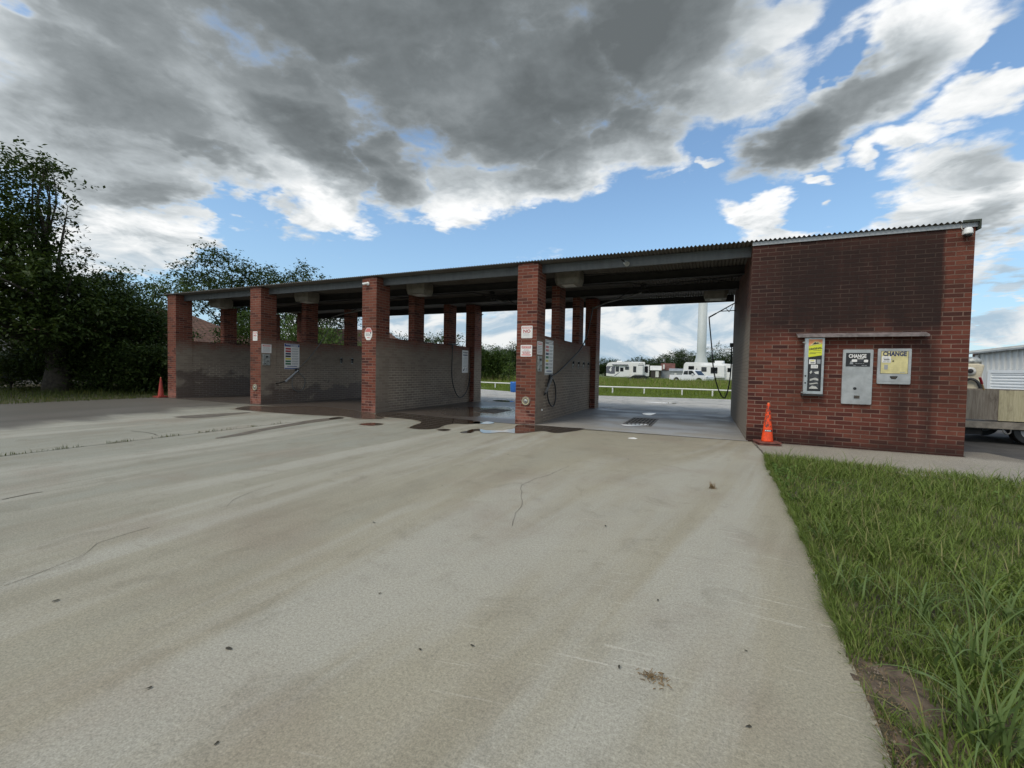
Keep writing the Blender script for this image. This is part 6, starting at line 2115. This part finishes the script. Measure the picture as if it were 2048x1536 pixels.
# ------------------------------------------------------------------ right: metal building, trailer, vacuum
a_, b_ = far(1955, 760, 34.0), far(2200, 760, 30.0)
rz = math.atan2(b_.y - a_.y, b_.x - a_.x)
t = thing('metal_building', 'grey ribbed metal building with a white roll-up door behind the plywood trailer', 'building', (a_.x, a_.y, -0.03), rz)
L = 16.0
ZE = 1.43 + 0.0421 * 34.0
zs = lambda x_: ZE + 0.055 * x_
mb = MB()
prof = []
xx = 0.0
while xx < L:
    for dx, dy in ((0, 0), (0.17, 0), (0.20, -0.07), (0.27, -0.07), (0.30, 0)):
        prof.append((xx + dx, dy))
    xx += 0.30
vs = [(x_, y_, 0) for x_, y_ in prof] + [(x_, y_, zs(x_)) for x_, y_ in prof]
n = len(prof)
mb.add(vs, [(i, i + 1, n + i + 1, n + i) for i in range(n - 1)])
mb.prism([(0, 0), (9.0, 0), (9.0, ZE), (0, ZE)], 'x', -0.06, -0.002)
mb.build('siding', M['siding_metal'], t)
mb = MB()
mb.prism([(-0.45, ZE - 0.02), (L, zs(L)), (L, zs(L) + 0.12), (-0.45, ZE + 0.08)], 'y', -0.25, 9.2)
mb.build('roof', M['tin_white'], t)
mb = MB()
mb.prism([(-0.47, ZE - 0.10), (L, zs(L) - 0.10), (L, zs(L) - 0.01), (-0.47, ZE - 0.025)], 'y', -0.30, -0.26)
mb.build('eave_trim', M['tin_grey'], t)
MB().box(-0.08, 0.08, -0.11, -0.072, 0, ZE - 0.12).build('corner_trim', M['tin_white'], t)
d0, d1, zt = 0.86, 3.15, 1.76
mb = MB()
mb.box(d0 - 0.16, d0, -0.13, -0.075, 0, zt + 0.16)
mb.box(d1, d1 + 0.16, -0.13, -0.075, 0, zt + 0.16)
mb.box(d0, d1, -0.13, -0.075, zt, zt + 0.16)
dr = mb.build('door_frame', M['roller_white'], t)
prof = []
z_ = 0.0
while z_ < zt:
    prof += [(-0.08, z_), (-0.11, z_ + 0.03), (-0.11, z_ + 0.085), (-0.08, z_ + 0.115)]
    z_ += 0.15
prof = [(a, min(b, zt)) for a, b in prof]
vs = [(d0, a, b) for a, b in prof] + [(d1, a, b) for a, b in prof]
n = len(prof)
door = MB().add(vs, [(i, i + 1, n + i + 1, n + i) for i in range(n - 1)]).build('roller_door', M['roller_white'], t)
MB().box(d1 - 0.12, d1 - 0.05, -0.14, -0.112, 1.05, 1.15).build('handle', M['black_plastic'], door)
col_ = MB().box(0, 0.5, 0, 0.5, 0, ZE - 0.02).build('brick_column', M['brick_plain'], t)
col_.location = (-0.62, 0.2, 0)

# vacuum stand: cream hood on a post, with a hose
p = far(1946, 790, 24.0)
t = thing('vacuum_station', 'old cream coloured vacuum machine with a dark hose beside the closed room', 'vacuum machine', (p.x, p.y, -0.016), face_cam(p))
MB().prism([(-0.42, 0), (0.16, 0), (0.18, 1.45), (0.26, 1.95), (0.1, 2.0), (-0.30, 2.0), (-0.46, 1.7)], 'y', -0.3, 0.3).build('cabinet', M['pump_cream'], t, bevel=0.05)
MB().lathe([(0.26, 2.0), (0.27, 2.12), (0.16, 2.24), (0.1, 2.26)], (-0.08, 0, 0), 18).build('lid', M['coin_metal'], t, smooth=True)
mb = MB()
mb.lathe([(0.15, -0.30), (0.15, -0.36), (0.09, -0.40)], (-0.1, 0, 1.72), 16, 'y')
mb.build('gauge_housing', M['white_dirty'], t)
mb = MB()
mb.lathe([(0.085, -0.402), (0.07, -0.42), (0.02, -0.425)], (-0.1, 0, 1.72), 12, 'y')
mb.build('gauge_glass', M['black_plastic'], t)
MB().tube(smooth_path([(-0.35, -0.35, 1.25), (-0.1, -0.4, 1.42), (0.1, -0.42, 1.3), (0.2, -0.4, 0.9), (0.2, -0.38, 0.2)]), 0.05, 8).build('hose', M['rubber'], t)

# flatbed trailer with plywood sides
o_ = Vector((5.15, 12.95, 0))
t = thing('plywood_trailer', 'old flatbed trailer with weathered plywood sides parked beside the car wash', 'trailer', o_, R(2))
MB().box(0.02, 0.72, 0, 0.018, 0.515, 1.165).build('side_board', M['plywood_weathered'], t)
sb = MB().box(0.722, 3.2, -0.004, 0.014, 0.50, 1.17).build('side_board', M['plywood_fresh'], t)
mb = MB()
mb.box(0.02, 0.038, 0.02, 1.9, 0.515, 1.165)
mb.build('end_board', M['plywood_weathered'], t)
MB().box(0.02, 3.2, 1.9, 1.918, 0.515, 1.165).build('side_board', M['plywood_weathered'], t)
mb = MB()
for k in range(6):
    mb.box(-0.4, 3.4, 0.0 + 0.33 * k, 0.30 + 0.33 * k, 0.44, 0.475)
mb.build('deck', M['grey_wood'], t)
mb = MB()
mb.box(-0.6, 3.4, -0.05, -0.005, 0.33, 0.47)
mb.box(-0.6, 3.4, 1.92, 1.965, 0.33, 0.47)
for k in range(5):
    mb.box(-0.5 + 0.9 * k, -0.44 + 0.9 * k, 0.0, 1.915, 0.335, 0.435)
mb.build('frame', M['grey_wood'], t)
MB().box(-0.5, 0.55, 0.15, 0.7, 0.16, 0.33).build('tool_box', M['dark_iron'], t)
MB().box(-0.35, 0.10, -0.03, 0.35, 0.476, 0.70).build('crate', M['dark_shed'], t)
MB().tube(smooth_path([(0.80, -0.02, 0.34), (0.81, -0.03, 0.26), (0.86, -0.03, 0.22), (0.92, -0.03, 0.25), (0.93, -0.02, 0.34)]), 0.012).build('tie_ring', M['tarnished_pipe'], t)
for xx in (1.30, 2.02):
    w_ = wheel(t, xx, 0.16, 0.30, 0.22)
    w2 = wheel(t, xx, 1.75, 0.30, 0.22)
MB().prism([(-0.5, 0.30), (3.3, 0.30), (3.3, 0.33), (-0.5, 0.33)], 'y', 0.02, 1.9).build('underbody', M['dark_iron'], t)

# shovel leaning in the trailer
t = thing('shovel', 'shovel with a red grip and wooden handle leaning out of the plywood trailer', 'shovel', (6.0, 13.4, 0.48))
tp = Vector((5.58, 13.05, 1.44)) - Vector((6.0, 13.4, 0.48))
dd = tp.normalized()
MB().cyl(dd * 0.28, tp - dd * 0.16, 0.018, n=10).build('handle', M['wood_handle'], t)
MB().cyl(tp - dd * 0.16, tp, 0.024, n=10).build('grip', M['red_grip'], t)
mb = MB()
sd = dd.cross(Vector((0, 0, 1))).normalized()
nn = sd.cross(dd)
for o2 in (0, 0.004):
    mb.add([sd * -0.10 + dd * 0.28 + nn * o2, sd * 0.10 + dd * 0.28 + nn * o2, sd * 0.11 + dd * 0.1 + nn * (o2 + 0.01), dd * 0.0 + nn * o2, sd * -0.11 + dd * 0.1 + nn * (o2 + 0.01)], [(0, 1, 2, 3, 4) if o2 else (4, 3, 2, 1, 0)])
mb.build('blade', M['tarnished_pipe'], t)
# a sack showing over the side
t = MB().lathe([(0.02, 0.0), (0.14, 0.02), (0.17, 0.2), (0.15, 0.5), (0.10, 0.66), (0.03, 0.70)], n=14).build('rubble_sack', M['dark_shed'], None, smooth=True)
t.location = (6.12, 13.25, 0.476)
tag(t, 'dark stuffed sack just showing over the trailer side by the shovel', 'sack')
